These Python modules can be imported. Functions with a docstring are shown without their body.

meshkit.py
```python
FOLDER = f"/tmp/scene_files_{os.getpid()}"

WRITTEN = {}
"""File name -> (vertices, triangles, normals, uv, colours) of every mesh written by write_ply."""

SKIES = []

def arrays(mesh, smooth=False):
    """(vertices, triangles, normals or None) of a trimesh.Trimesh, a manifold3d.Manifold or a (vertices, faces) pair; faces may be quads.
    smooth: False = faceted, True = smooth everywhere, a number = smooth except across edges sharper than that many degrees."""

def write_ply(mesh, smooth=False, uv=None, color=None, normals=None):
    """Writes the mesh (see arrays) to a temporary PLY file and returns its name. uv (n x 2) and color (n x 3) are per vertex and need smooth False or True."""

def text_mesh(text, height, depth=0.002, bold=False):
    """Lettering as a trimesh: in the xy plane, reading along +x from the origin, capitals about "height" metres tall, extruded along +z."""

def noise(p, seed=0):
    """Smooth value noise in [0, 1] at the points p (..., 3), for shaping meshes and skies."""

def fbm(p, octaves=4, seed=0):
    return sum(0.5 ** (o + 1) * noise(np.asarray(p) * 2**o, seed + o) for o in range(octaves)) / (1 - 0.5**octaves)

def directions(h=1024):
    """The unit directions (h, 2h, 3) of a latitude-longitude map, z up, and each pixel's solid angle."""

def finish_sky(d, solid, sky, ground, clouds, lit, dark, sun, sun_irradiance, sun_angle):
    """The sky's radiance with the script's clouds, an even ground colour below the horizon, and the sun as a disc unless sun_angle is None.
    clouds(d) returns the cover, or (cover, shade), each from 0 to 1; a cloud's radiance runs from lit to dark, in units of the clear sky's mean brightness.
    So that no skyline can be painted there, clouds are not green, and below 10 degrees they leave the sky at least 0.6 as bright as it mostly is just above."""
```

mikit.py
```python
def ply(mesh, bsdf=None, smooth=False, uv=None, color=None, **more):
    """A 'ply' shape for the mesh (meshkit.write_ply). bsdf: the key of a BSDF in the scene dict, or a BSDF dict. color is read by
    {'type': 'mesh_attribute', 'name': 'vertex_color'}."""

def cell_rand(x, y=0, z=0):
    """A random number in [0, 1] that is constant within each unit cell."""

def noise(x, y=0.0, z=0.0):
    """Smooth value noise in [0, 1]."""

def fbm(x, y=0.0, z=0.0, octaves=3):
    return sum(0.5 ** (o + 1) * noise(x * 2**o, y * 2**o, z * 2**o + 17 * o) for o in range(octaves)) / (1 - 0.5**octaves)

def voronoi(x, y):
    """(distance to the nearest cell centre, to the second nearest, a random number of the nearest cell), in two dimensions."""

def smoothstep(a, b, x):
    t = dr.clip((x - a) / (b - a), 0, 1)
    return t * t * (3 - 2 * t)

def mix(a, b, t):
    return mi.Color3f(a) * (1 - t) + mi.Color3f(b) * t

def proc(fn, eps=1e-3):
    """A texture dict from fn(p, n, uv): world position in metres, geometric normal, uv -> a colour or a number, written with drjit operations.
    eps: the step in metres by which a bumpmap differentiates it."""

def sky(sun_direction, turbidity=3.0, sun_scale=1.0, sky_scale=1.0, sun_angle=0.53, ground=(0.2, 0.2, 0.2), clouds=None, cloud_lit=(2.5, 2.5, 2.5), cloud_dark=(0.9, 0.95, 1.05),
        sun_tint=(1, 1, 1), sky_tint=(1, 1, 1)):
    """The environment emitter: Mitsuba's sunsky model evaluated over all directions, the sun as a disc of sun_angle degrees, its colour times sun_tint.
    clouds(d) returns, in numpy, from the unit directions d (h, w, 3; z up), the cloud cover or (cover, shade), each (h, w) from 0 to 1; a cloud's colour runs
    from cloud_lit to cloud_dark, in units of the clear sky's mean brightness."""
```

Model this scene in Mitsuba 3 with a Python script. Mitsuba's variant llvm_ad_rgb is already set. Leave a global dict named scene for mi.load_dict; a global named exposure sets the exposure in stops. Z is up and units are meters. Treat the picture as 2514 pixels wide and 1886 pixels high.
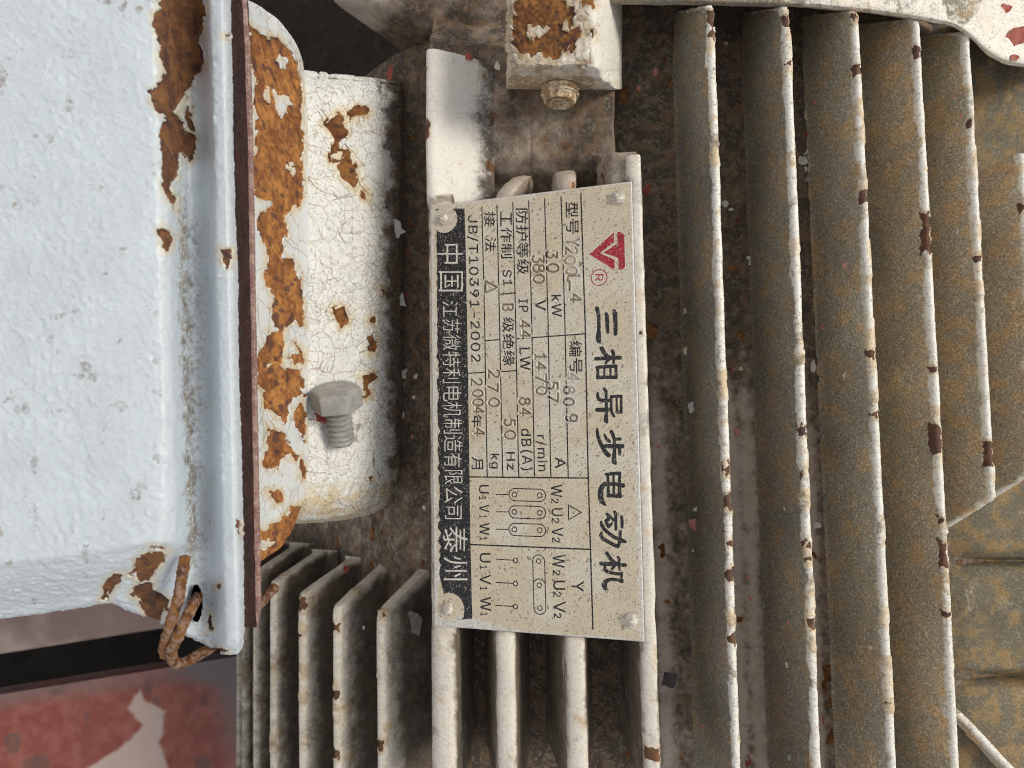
import math
import numpy as np
import drjit as dr
import mitsuba as mi
import shapely
from shapely.geometry import Polygon, Point, LineString, MultiPoint
from shapely.ops import unary_union
from scipy.interpolate import PchipInterpolator
from scipy.spatial import cKDTree
import trimesh
import mikit
from mikit import noise, fbm, voronoi, smoothstep, mix, proc
from meshkit import noise as nnoise, fbm as nfbm

# ------------------------------------------------------------------ camera, sky, exposure
T = mi.ScalarTransform4f
CAM = 230.0                       # mm from the lens to the nameplate
FPX = 1743.0                      # focal length in photo pixels (photo 2514 x 1886)
scene, labels = {}, {}
scene['camera'] = {'type': 'thinlens', 'fov': 2 * math.degrees(math.atan(1257 / FPX)), 'fov_axis': 'x',
                   'to_world': T().look_at(origin=[0, 0, CAM / 1000], target=[0, 0, 0], up=[0, 1, 0]),
                   'aperture_radius': 0.0007, 'focus_distance': 0.222, 'near_clip': 0.01, 'far_clip': 20.0}
scene['sky'] = mikit.sky([0.70, 0.22, 0.66], turbidity=3, sun_scale=0.64, sun_angle=20, sun_tint=(0.88, 1.0, 1.16),
                         clouds=lambda d: np.ones(d.shape[:2]), cloud_lit=(2.5, 2.5, 2.5))
exposure = 1.48

# ------------------------------------------------------------------ frames (all lengths below in mm)
EY = np.array([-0.02, 1.0, -0.0575]); EY /= np.linalg.norm(EY)
EX = np.array([1.0, 0.02, 0.0]); EX -= EY * (EX @ EY); EX /= np.linalg.norm(EX)
EZ = np.cross(EX, EY)
RM = np.stack([EX, EY, EZ], 1)    # the motor's own axes in the world: y along the shaft
C0 = np.array([0, 0, CAM])


def W(px, py, z):
    """World point at height z seen from the lens in that direction of the photo."""
    px, py, z = np.broadcast_arrays(*(np.asarray(v, float) for v in (px, py, z)))
    k = (CAM - z) / FPX
    return np.stack([(px - 1257) * k, -(py - 943) * k, z], -1)


def M(px, py, z):
    """World point on the motor's own level z."""
    px, py, z = np.broadcast_arrays(*(np.asarray(v, float) for v in (px, py, z)))
    d = np.stack([(px - 1257) / FPX, -(py - 943) / FPX, -np.ones_like(px)], -1)
    t = (z - C0 @ EZ) / (d @ EZ)
    return C0 + d * t[..., None]


def loc(p):
    return np.asarray(p) @ RM


def wld(p):
    return np.asarray(p) @ RM.T


def sm(a, b, x):
    t = np.clip((x - a) / (b - a), 0, 1)
    return t * t * (3 - 2 * t)


# ------------------------------------------------------------------ mesh helpers
VIS = []                          # (positions, normals) of the grids, to rest loose flakes on


def put(key, verts, faces, bsdf, uv=None, smooth=True):
    scene[key] = mikit.ply((np.asarray(verts) / 1000.0, np.asarray(faces)), bsdf, smooth=smooth, uv=uv)


def gridfaces(na, nb, keep=None):
    i = np.arange(na * nb).reshape(na, nb)
    q = np.stack([i[:-1, :-1], i[1:, :-1], i[1:, 1:], i[:-1, 1:]], -1).reshape(-1, 4)
    if keep is not None:
        q = q[keep.ravel()[q].all(1)]
    return np.vstack([q[:, [0, 1, 2]], q[:, [0, 2, 3]]])


def resample(ctrl, step, axis):
    c = np.moveaxis(ctrl, axis, 0)
    seg = np.linalg.norm(np.diff(c[..., :3], axis=0), axis=-1).reshape(len(c) - 1, -1).mean(1)
    s = np.concatenate([[0], np.cumsum(np.maximum(seg, 1e-3))])
    t = np.linspace(0, s[-1], max(3, int(round(s[-1] / step)) + 1))
    return np.moveaxis(PchipInterpolator(s, c, axis=0)(t), 0, axis)


def normals(P):
    n = np.cross(np.gradient(P, axis=0), np.gradient(P, axis=1))
    n /= np.maximum(np.linalg.norm(n, axis=-1, keepdims=True), 1e-9)
    if ((C0 - P) * n).sum(-1).mean() < 0:
        n = -n
    return n


def net(ctrl, frame, sa=0.4, sb=0.4):
    """Smooth sheet through a net of control points; returns positions, normals, design coordinates."""
    c = np.array(ctrl, float)
    p = frame(c[..., 0], c[..., 1], c[..., 2])
    g = resample(resample(np.concatenate([p, c[..., :2]], -1), sa, 0), sb, 1)
    P, Q = g[..., :3], g[..., 3:5]
    return P, normals(P), Q


def n3(P, s, seed=0, octaves=3):
    return nfbm(P / s + 50.0, octaves, seed) - 0.5


def jag(Q, cell=15.0, amp=9.0, seed=0):
    """Design coordinates broken up so that outlines drawn in them turn jagged like chipped paint."""
    rng = np.random.default_rng(seed + 77)
    lo, hi = Q.reshape(-1, 2).min(0) - 60, Q.reshape(-1, 2).max(0) + 60
    m = int(np.prod(hi - lo) / cell ** 2)
    pts = rng.uniform(lo, hi, (m, 2))
    off = rng.normal(0, amp * 0.5, (m, 2))
    idx = cKDTree(pts).query(Q.reshape(-1, 2))[1].reshape(Q.shape[:-1])
    q3 = np.concatenate([Q, np.full(Q.shape[:-1] + (1,), seed * 3.3)], -1)
    soft = np.stack([nfbm(q3 / 14, 3, seed) - 0.5, nfbm(q3 / 14 + 31, 3, seed + 9) - 0.5], -1)
    return Q + off[idx] + soft * amp * 1.2


def sdist(polys, Q, holes=(), far=45.0):
    """Signed distance in design pixels to the union of polygons: positive inside."""
    g = unary_union([Polygon(p).buffer(0) for p in polys])
    if holes:
        g = g.difference(unary_union([Polygon(h).buffer(0) for h in holes]))
    q = Q.reshape(-1, 2)
    out = np.full(len(q), -far)
    b = g.bounds
    near = (q[:, 0] > b[0] - far) & (q[:, 0] < b[2] + far) & (q[:, 1] > b[1] - far) & (q[:, 1] < b[3] + far)
    if near.any():
        pts = shapely.points(q[near])
        d = shapely.distance(g.boundary, pts)
        out[near] = np.where(shapely.contains_xy(g, q[near][:, 0], q[near][:, 1]), d, -d)
    return out.reshape(Q.shape[:-1])


WU = 30.0


def enc(sd):
    """Signed distance as the rust channel: 0.5 on the edge, 1 well inside, 0 well outside."""
    return np.clip(0.5 + sd / (2 * WU), 0, 1)


def chip(u, t=0.35):
    """Height of the paint film over bare metal, its rim a little lifted."""
    return -t * sm(0.487, 0.513, u) + 0.30 * np.exp(-((u - 0.474) / 0.018) ** 2)


def sheet(key, P, N, h, u, v, bsdf, keep=None):
    P2 = P + N * h[..., None]
    VIS.append((P2.reshape(-1, 3), normals(P2).reshape(-1, 3)))
    na, nb = u.shape
    uv = np.stack([np.clip(u, 0, 1), np.clip(v, 0, 1)], -1).reshape(-1, 2)
    put(key, P2.reshape(-1, 3), gridfaces(na, nb, keep), bsdf, uv)
    return P2


def tag(key, label=None, category=None, group=None, kind=None):
    labels[key] = {k: x for k, x in (('label', label), ('category', category), ('group', group), ('kind', kind)) if x}


# ------------------------------------------------------------------ materials
def mm(p):
    return p.x * 1000, p.y * 1000, p.z * 1000


def rust_color(p, dark=1.0, zs=0.45):
    x, y, z = mm(p)
    z = z * zs
    a = fbm(x / 5, y / 5, z / 5, 3)
    b = fbm(x / 1.1 + 9, y / 1.1, z / 1.1, 3)
    c = fbm(x / 1.9 + 40, y / 1.9, z / 1.9 + 7, 3)
    col = mix((0.20, 0.075, 0.026), (0.42, 0.185, 0.055), smoothstep(0.35, 0.68, a * 0.6 + b * 0.4))
    col = mix(col, (0.075, 0.036, 0.034), smoothstep(0.53, 0.66, c * 0.75 + b * 0.25) * 0.85)
    return col * (0.72 + 0.56 * b) * dark


def rgb(fn):
    return {'type': 'twosided', 'bsdf': {'type': 'principled', **fn}}


def stained(base, halo=(0.60, 0.47, 0.26), rust_dark=1.0, crack=0.0, cell=6.0, speck=0.25, dirts=((0.085, 0.066, 0.045), (0.20, 0.125, 0.055), (0.23, 0.215, 0.18)), grime=0.0, soft=0.0, purple=0.0, zs=0.6, dirt_gain=None):
    """Old paint over iron: uv.x the distance code of bare rusty patches, uv.y how grimy."""
    def fn(p, n, uv):
        x, y, z = mm(p)
        z = z * zs
        f = fbm(x / 0.7, y / 0.7, z / 0.7, 3)
        g = fbm(x / 9 + 3, y / 9, z / 9, 3)
        m = fbm(x / 2.8 + 13, y / 2.8, z / 2.8, 2)
        col = mi.Color3f(*base) * (0.93 + 0.14 * g)
        near = smoothstep(0.16, 0.48, uv.x) * smoothstep(0.3, 0.6, m * 0.6 + g * 0.4)
        col = mix(col, halo, near * 0.75)
        if crack > 0:
            q1, q2 = y, x * 0.7 - z * 0.75 / zs
            w = 2.2 * (noise(x / 4, y / 4, z / 4) - 0.5)
            lines = mi.Float(0)
            for s, k, lo, hi, off in ((cell * 2.1, 1.0, 0.25, 0.42, 2.3), (cell, 0.85, 0.42, 0.58, 0.0), (cell * 0.45, 0.75, 0.50, 0.64, 5.7)):
                d1, d2, _ = voronoi((q1 + w) / s + off, (q2 + w * 0.7) / s)
                area = smoothstep(lo, hi, fbm(x / 14 + off, y / 14, z / 14, 2))
                lines = dr.maximum(lines, (1 - smoothstep(0.015 * cell / s, 0.055 * cell / s, d2 - d1)) * k * area)
            brown = mix((0.16, 0.12, 0.09), (0.32, 0.19, 0.08), smoothstep(0.4, 0.6, g))
            col = mix(col, brown, lines * crack)
        sp = smoothstep(0.60, 0.70, fbm(x / 0.45 + 70, y / 0.45, z / 0.45, 2))
        col = mix(col, (0.13, 0.115, 0.10), sp * speck)
        # dirt
        cov = smoothstep(0.36 - 0.3 * soft, 0.64 + 0.3 * soft, uv.y + (f - 0.5) * 0.9 * (1 - 0.6 * soft) + (m - 0.5) * 0.35)
        d = mix(dirts[0], dirts[1], smoothstep(0.42, 0.62, fbm(x / 3.4 + 21, y / 3.4, z / 3.4, 3) * 0.65 + f * 0.35))
        d = mix(d, dirts[2], smoothstep(0.52, 0.68, fbm(x / 1.5 + 55, y / 1.5, z / 1.5, 2) * 0.5 + f * 0.5))
        d = d * (0.55 + 0.45 * soft + 0.9 * f * (1 - soft))
        if dirt_gain is not None:
            lo = fbm(x / 16 + 4, y / 22, z / 16, 2)
            fine = fbm(x / 0.42 + 33, y / 0.42, z / 0.42, 2)
            d = mix(dirts[0], dirts[1], smoothstep(0.42, 0.72, fbm(x / 4.5 + 21, y / 4.5, z / 4.5, 4)))
            d = mix(d, dirts[2], smoothstep(0.55, 0.75, fine) * 0.65)
            d = mix(d, (0.05, 0.042, 0.032), smoothstep(0.58, 0.74, 1 - fine) * 0.55)
            d = d * (0.45 + 0.75 * lo + 0.35 * f) * dirt_gain
        col = mix(col, d, cov * (0.94 - grime))
        r = mix(rust_color(p, rust_dark), mi.Color3f(0.10, 0.058, 0.05) * (0.5 + f), purple)
        edge = smoothstep(0.492, 0.508, uv.x + (f - 0.5) * 0.012)
        return mix(col, r, edge)
    return fn


def stained_rough(lo=0.38):
    return lambda p, n, uv: dr.minimum(lo + 0.5 * smoothstep(0.45, 0.55, uv.x) + 0.5 * smoothstep(0.2, 0.6, uv.y), 0.92)


def mat(key, color, rough=0.5, spec=0.4, metallic=0.0, **more):
    b = {'base_color': proc(color) if callable(color) else {'type': 'rgb', 'value': list(color)}, 'specular': spec, 'metallic': metallic, **more}
    b['roughness'] = proc(rough) if callable(rough) else rough
    scene[key] = rgb(b)


R1, R2 = stained_rough(0.33), stained_rough(0.42)
mat('lid_paint', stained((0.53, 0.59, 0.65), halo=(0.56, 0.48, 0.34), rust_dark=0.58, purple=0.3, speck=0.10, soft=0.35, dirts=((0.125, 0.105, 0.082), (0.20, 0.13, 0.07), (0.25, 0.23, 0.20))), R1)
mat('crackle_paint', stained((0.70, 0.71, 0.70), crack=0.85, cell=4.6, speck=0.5, soft=0.4, rust_dark=0.6, dirts=((0.075, 0.058, 0.042), (0.16, 0.10, 0.055), (0.19, 0.165, 0.135))), R2)
mat('body_paint', stained((0.66, 0.70, 0.73), crack=0.55, cell=9.0, speck=0.15, rust_dark=0.98), R1)
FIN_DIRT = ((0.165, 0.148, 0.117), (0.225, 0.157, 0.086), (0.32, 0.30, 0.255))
for nm, ds in (('fin_paint', 1.2), ('lit_outer_fin_paint', 2.3)):  # grime on the faces brightened in place of light, outer fins more
    mat(nm, stained((0.74, 0.725, 0.68), halo=(0.58, 0.42, 0.22), crack=0.3, cell=4.0, speck=0.4, rust_dark=0.55, purple=0.7, soft=0.25, zs=0.4, dirts=FIN_DIRT, dirt_gain=ds), R2)
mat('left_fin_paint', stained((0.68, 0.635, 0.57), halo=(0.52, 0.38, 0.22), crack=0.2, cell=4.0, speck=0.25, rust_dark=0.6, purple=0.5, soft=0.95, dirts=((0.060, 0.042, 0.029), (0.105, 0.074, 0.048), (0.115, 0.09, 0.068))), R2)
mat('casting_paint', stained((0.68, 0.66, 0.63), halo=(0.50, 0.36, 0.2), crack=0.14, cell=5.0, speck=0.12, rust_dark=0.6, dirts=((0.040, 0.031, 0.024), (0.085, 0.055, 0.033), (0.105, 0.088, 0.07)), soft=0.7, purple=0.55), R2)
mat('lug_paint', stained((0.70, 0.68, 0.63), halo=(0.52, 0.38, 0.22), speck=0.4, rust_dark=0.55, soft=0.6, dirts=((0.26, 0.19, 0.12), (0.40, 0.30, 0.18), (0.46, 0.41, 0.33))), R2)
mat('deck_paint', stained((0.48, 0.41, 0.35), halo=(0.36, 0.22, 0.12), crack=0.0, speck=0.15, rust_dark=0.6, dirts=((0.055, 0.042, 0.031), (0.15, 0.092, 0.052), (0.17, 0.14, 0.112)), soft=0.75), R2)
mat('rusty_casting', stained((0.40, 0.36, 0.28), speck=0.6, soft=0.4, zs=0.5, dirts=((0.125, 0.108, 0.078), (0.26, 0.165, 0.062), (0.27, 0.25, 0.195)), dirt_gain=0.85), 0.85)


def plate_color(p, n, uv):
    x, y, z = mm(p)
    g = fbm(x / 12, y / 12, z / 12, 3)
    f = fbm(x / 0.5, y / 0.5, z / 0.5, 2)
    m = fbm(x / 3, y / 3, z / 3, 2)
    col = mix((0.52, 0.455, 0.345), (0.55, 0.51, 0.435), smoothstep(0.35, 0.65, g))
    sc = smoothstep(0.70, 0.76, noise((x + 0.8 * y) / 9, (y - 0.8 * x) / 0.35, 3.0)) * smoothstep(0.5, 0.65, m)
    col = mix(col, (0.36, 0.30, 0.23), sc * 0.5)
    col = col * (0.9 + 0.2 * m)
    s1 = smoothstep(0.64, 0.70, fbm(x / 0.30 + 5, y / 0.30, z / 0.30, 2))
    s2 = smoothstep(0.725, 0.765, fbm(x / 0.75 + 25, y / 0.75, z / 0.75, 2))
    col = mix(col, (0.13, 0.085, 0.05), dr.minimum(s1 * 0.5 + s2 * 0.75, 0.85))
    col = mix(col, (0.12, 0.075, 0.042), smoothstep(0.55, 0.9, uv.x) * 0.75)  # stamped grooves painted dark for their shadow
    wear_and_glint = smoothstep(0.42, 0.58, uv.y + (f - 0.5) * 0.7 + (m - 0.5) * 0.4)  # bare rubbed metal plus painted rim highlights
    return mix(col, mi.Color3f(0.52, 0.50, 0.48) * (0.6 + 0.8 * f), wear_and_glint)


def ink(base, spot=(0.42, 0.38, 0.32), amount=0.75):
    def fn(p, n, uv):
        x, y, z = mm(p)
        s = smoothstep(0.665, 0.72, fbm(x / 0.34 + 3, y / 0.34, z / 0.34, 2))
        g = fbm(x / 1.5, y / 1.5, z / 1.5, 2)
        return mix(mi.Color3f(*base) * (0.7 + 0.6 * g), spot, s * amount)
    return fn


mat('plate_metal', plate_color, lambda p, n, uv: 0.5 - 0.12 * uv.y, spec=0.5)
mat('black_ink', ink((0.016, 0.016, 0.018), amount=0.5), 0.5)
mat('band_ink', ink((0.014, 0.015, 0.018)), 0.45)
mat('red_ink', ink((0.30, 0.014, 0.03)), 0.45)
mat('pale_ink', ink((0.56, 0.54, 0.50), spot=(0.2, 0.18, 0.16), amount=0.6), 0.5)


def grainy(base, alt, s=1.5, lo=0.4, hi=0.65, spk=(0.1, 0.09, 0.08), spa=0.4):
    def fn(p, n, uv):
        x, y, z = mm(p)
        a = fbm(x / s, y / s, z / s, 3)
        k = smoothstep(0.60, 0.70, fbm(x / 0.4, y / 0.4, z / 0.4, 2))
        return mix(mix(base, alt, smoothstep(lo, hi, a)), spk, k * spa)
    return fn


mat('rivet_metal', grainy((0.40, 0.36, 0.31), (0.62, 0.59, 0.55), 0.9, spk=(0.16, 0.12, 0.09)), 0.42, spec=0.6)
mat('wire_rust', lambda p, n, uv: mix(rust_color(p, 0.5), (0.27, 0.185, 0.145), smoothstep(0.42, 0.66, fbm(p.x * 900, p.y * 900, p.z * 900, 3)) * 0.75), 0.85)
mat('gasket_rubber_hole_shade', grainy((0.020, 0.008, 0.008), (0.035, 0.012, 0.012), 4), 0.6)  # real rubber, also the painted darkness of the lid hole
mat('ledge_paint', grainy((0.20, 0.105, 0.095), (0.30, 0.19, 0.17), 2.0, spk=(0.6, 0.55, 0.5), spa=0.35), 0.6)
mat('bolt_paint', grainy((0.27, 0.268, 0.26), (0.34, 0.332, 0.32), 3.0, spk=(0.14, 0.135, 0.13), spa=0.35), 0.4)
mat('brassy_paint', grainy((0.34, 0.22, 0.11), (0.62, 0.52, 0.38), 1.6, spk=(0.08, 0.05, 0.03), spa=0.7), 0.5)
for nm, a, b in (('white', (0.60, 0.58, 0.55), (0.70, 0.68, 0.65)), ('cream', (0.58, 0.50, 0.36), (0.66, 0.6, 0.48)), ('grey', (0.24, 0.22, 0.20), (0.33, 0.31, 0.29)),
                 ('pink', (0.50, 0.20, 0.16), (0.58, 0.28, 0.24)), ('red', (0.27, 0.045, 0.03), (0.36, 0.085, 0.06)), ('dark', (0.05, 0.045, 0.045), (0.09, 0.08, 0.08))):
    mat(nm + '_flake', grainy(a, b, 2.0, spa=0.2), 0.55)


def floor_color(p, n, uv):
    x, y, z = mm(p)
    g = fbm(x / 40, y / 40, z / 40, 3)
    f = fbm(x / 6, y / 6, z / 6, 3)
    col = mix((0.19, 0.05, 0.038), (0.25, 0.085, 0.067), smoothstep(0.3, 0.75, f))
    col = mix(col, (0.15, 0.12, 0.125), smoothstep(0.25, 0.75, uv.y + (g - 0.5) * 0.5))
    col = mix(col, (0.40, 0.31, 0.28), smoothstep(0.34, 0.66, uv.x + (f - 0.5) * 0.25))
    k = smoothstep(0.62, 0.72, fbm(x / 14 + 8, y / 14, z / 14, 2))
    return mix(col, (0.07, 0.055, 0.05), k * 0.55)


mat('base_paint', floor_color, 0.6)
mat('ledge_grey', grainy((0.15, 0.105, 0.10), (0.27, 0.21, 0.20), 18, spk=(0.1, 0.08, 0.07)), 0.7)
mat('shade_black_ground', grainy((0.004, 0.0035, 0.003), (0.008, 0.0065, 0.0055), 30), 0.9, spec=0.1)  # near black colour stands in for deep shade under the motor
# ------------------------------------------------------------------ the motor
tag('electric_motor', 'old white-painted three-phase electric motor with peeling paint, rusty cooling fins and a riveted nameplate', 'electric motor')
EM = 'electric_motor__'
TB = EM + 'terminal_box'
NP = EM + 'nameplate'

# ---- terminal box: lid, gasket, body, neck
tag(TB, 'white terminal box with blistered rusty paint')


def col_x(base, py):
    return base + 36 * py / 1550.0


LID_RUST = [
    [(395, -60), (395, 0), (390, 12), (398, 20), (374, 38), (375, 60), (389, 90), (394, 115), (392, 140), (400, 165), (406, 178), (395, 200), (388, 215), (360, 224), (368, 245), (390, 275), (410, 290), (398, 305), (395, 330),
     (400, 355), (402, 400), (398, 440), (404, 470), (415, 490), (428, 515), (431, 520), (436, 490), (428, 475), (419, 452), (437, 440), (441, 405), (443, 380), (452, 372), (462, 400), (474, 385), (480, 350), (478, 330),
     (455, 325), (450, 300), (437, 285), (430, 276), (445, 255), (458, 228), (472, 205), (478, 180), (490, 178), (500, 150), (495, 120), (488, 105), (497, 75), (505, 35), (503, 10), (505, -60)],
    [(460, 262), (468, 255), (466, 285), (475, 300), (476, 322), (464, 318), (452, 296)],
    [(383, 568), (400, 560), (425, 572), (430, 585), (424, 600), (420, 612), (404, 618), (400, 595)],
    [(538, 614), (566, 612), (567, 628), (565, 650), (555, 660)], [(552, 85), (562, 88), (562, 97), (554, 94)],
    [(513, 1505), (522, 1520), (520, 1545), (512, 1550)], [(534, 1430), (543, 1436), (542, 1449), (531, 1445)], [(524, 1592), (550, 1592), (556, 1600), (530, 1604)],
    [(325, 1369), (365, 1355), (405, 1358), (404, 1380), (375, 1405), (365, 1430), (345, 1430), (333, 1412), (308, 1412), (330, 1395)],
    [(333, 1432), (345, 1432), (375, 1433), (370, 1450), (400, 1460), (415, 1480), (410, 1505), (395, 1500), (395, 1520), (388, 1538), (360, 1525), (350, 1500), (340, 1475), (322, 1463)],
    [(268, 1413), (275, 1406), (297, 1408), (295, 1430), (280, 1440), (265, 1460), (270, 1475), (243, 1472), (258, 1455), (250, 1448)], [(358, 1340), (390, 1338), (412, 1350), (365, 1348)],
    [(582, 1272), (592, 1275), (594, 1312), (586, 1310)]]


def lid_sheet(key, ctrl, keepf=None, seed=1):
    P, N, Q = net(ctrl, W, 0.36, 0.36)
    # the first polygons are thin: little jaggedness
    sd = sdist(LID_RUST, jag(Q, 13, 4.5, seed))
    # cracked, grimy line in the groove at the foot of the dome
    gx = Q[..., 0] - col_x(437, Q[..., 1])
    q3 = np.concatenate([Q, np.zeros(Q.shape[:-1] + (1,))], -1)
    wob = (nfbm(q3 / 25, 3, 3) - 0.5) * 26
    line = np.exp(-((gx + wob) / 15.0) ** 2) * sm(380, 470, Q[..., 1]) * sm(1420, 1330, Q[..., 1])
    v = 0.30 * line + 0.34 * np.exp(-((gx - 24) / 44.0) ** 2) * sm(430, 560, Q[..., 1])  # second term paints the soft grey shadow before the lip
    lo = nfbm(q3 / 42, 3, 5)
    v = v + 0.40 * sm(0.66, 0.75, lo) * (Q[..., 0] < 400)
    u = enc(sd)
    peel = n3(P, 1.0, 2, 2) * 0.44 + n3(P, 2.6, 4, 2) * 0.30 + n3(P, 30, 6, 2) * 0.8
    pim = sm(0.72, 0.86, nnoise(P / 1.3 + 9, 8)) * 0.2
    h = peel + pim + chip(u, 0.65) + line * n3(P, 1.6, 11, 2) * 1.0 + (u > 0.52) * n3(P, 0.9, 12, 2) * 0.2
    keep = None if keepf is None else keepf(Q)
    return sheet(key, P, N, h, u, v, 'lid_paint', keep)


def dome_row(py, dz=0.0, xs=(-330, 190, 372, 403, 430, 452), zs=(62, 61, 59.5, 56.5, 47.0, 39.0)):
    return [(col_x(x, py) if i > 1 else x, py, z + dz) for i, (x, z) in enumerate(zip(xs, zs))]


dome = [dome_row(-70), dome_row(500), dome_row(1100),
        [(-330, 1413, 62), (190, 1352, 61), (385, 1322, 59.5), (425, 1325, 56), (452, 1330, 49), (474, 1335, 43.5)],
        [(-330, 1441, 60), (190, 1378, 59), (378, 1348, 57.5), (412, 1352, 54), (432, 1362, 48), (446, 1372, 43)],
        [(-330, 1538, 47), (190, 1466, 47), (300, 1450, 47), (340, 1448, 46), (372, 1450, 44.5), (396, 1455, 42.5)],
        [(-330, 1565, 43), (190, 1491, 43), (290, 1478, 43), (325, 1483, 42.5), (352, 1492, 42), (372, 1500, 41.5)],
        [(-330, 1545, 25), (190, 1474, 25), (285, 1460, 25), (320, 1466, 25), (347, 1475, 25), (367, 1484, 25)]]
lid_sheet(TB + '__lid', dome)

FLX = [(225, 41.6), (330, 42.2), (415, 42.4), (440, 40.4), (462, 38.8), (482, 39.0), (499, 41.6), (510, 47.0), (521, 50.9), (543, 51.5), (556, 50.0), (564, 46.9), (566, 44.0)]


def flange_row(py, dz=0):
    return [(col_x(x, py), py, z + dz) for x, z in FLX]


endy = [1476, 1520, 1557, 1570, 1580, 1590, 1598, 1604, 1607, 1607, 1601, 1590, 1578]
endx = [col_x(x, 1550) for x, _ in FLX]
endx[-1] -= 3; endx[-2] -= 3; endx[-3] -= 3
flange = [flange_row(-70), flange_row(500), flange_row(1000), flange_row(1380), flange_row(1440)]
flange.append([(x, y - 42, z) for x, y, (_, z) in zip(endx, endy, FLX)])
flange.append([(x, y - 8, z - 0.6 - 0.25 * max(0, z - 44)) for x, y, (_, z) in zip(endx, endy, FLX)])
flange.append([(x, y, z - 3 - 0.2 * max(0, z - 44)) for x, y, (_, z) in zip(endx, endy, FLX)])
flange.append([(x, y - 8, 38.0) for x, y, (_, z) in zip(endx, endy, FLX)])


def hole(Q):
    return ((Q[..., 0] - 482) / 13.0) ** 2 + ((Q[..., 1] - 1482) / 44.0) ** 2 > 1


lid_sheet(TB + '__lid__000', flange, hole, seed=2) if False else lid_sheet(TB + '__lid_flange', flange, hole, seed=2)
a = np.linspace(0, 2 * np.pi, 49)
hw = [[(482 + 14 * math.cos(t), 1482 + 45 * math.sin(t), z) for t in a] for z in (43.5, 42.0, 36.0, 26.0)] + [[(482 + 1.0 * math.cos(t), 1482 + 2 * math.sin(t), 25.8) for t in a]]
P, N, Q = net(hw, W, 0.4, 0.4)
sheet(TB + '__lid_hole', P, N, n3(P, 1, 2, 2) * 0.1, np.full(P.shape[:2], 0.3), np.full(P.shape[:2], 1.0), 'gasket_rubber_hole_shade')  # lined near black, shade painted into the hole

# the dark rubber joint under the lid and the ledge it is pressed on
def edge_x(base, py):
    return base + 8 * np.minimum(py, 300) / 300 + 27 * py / 1550.0 - 0.002 * max(py - 1400, 0)


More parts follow.
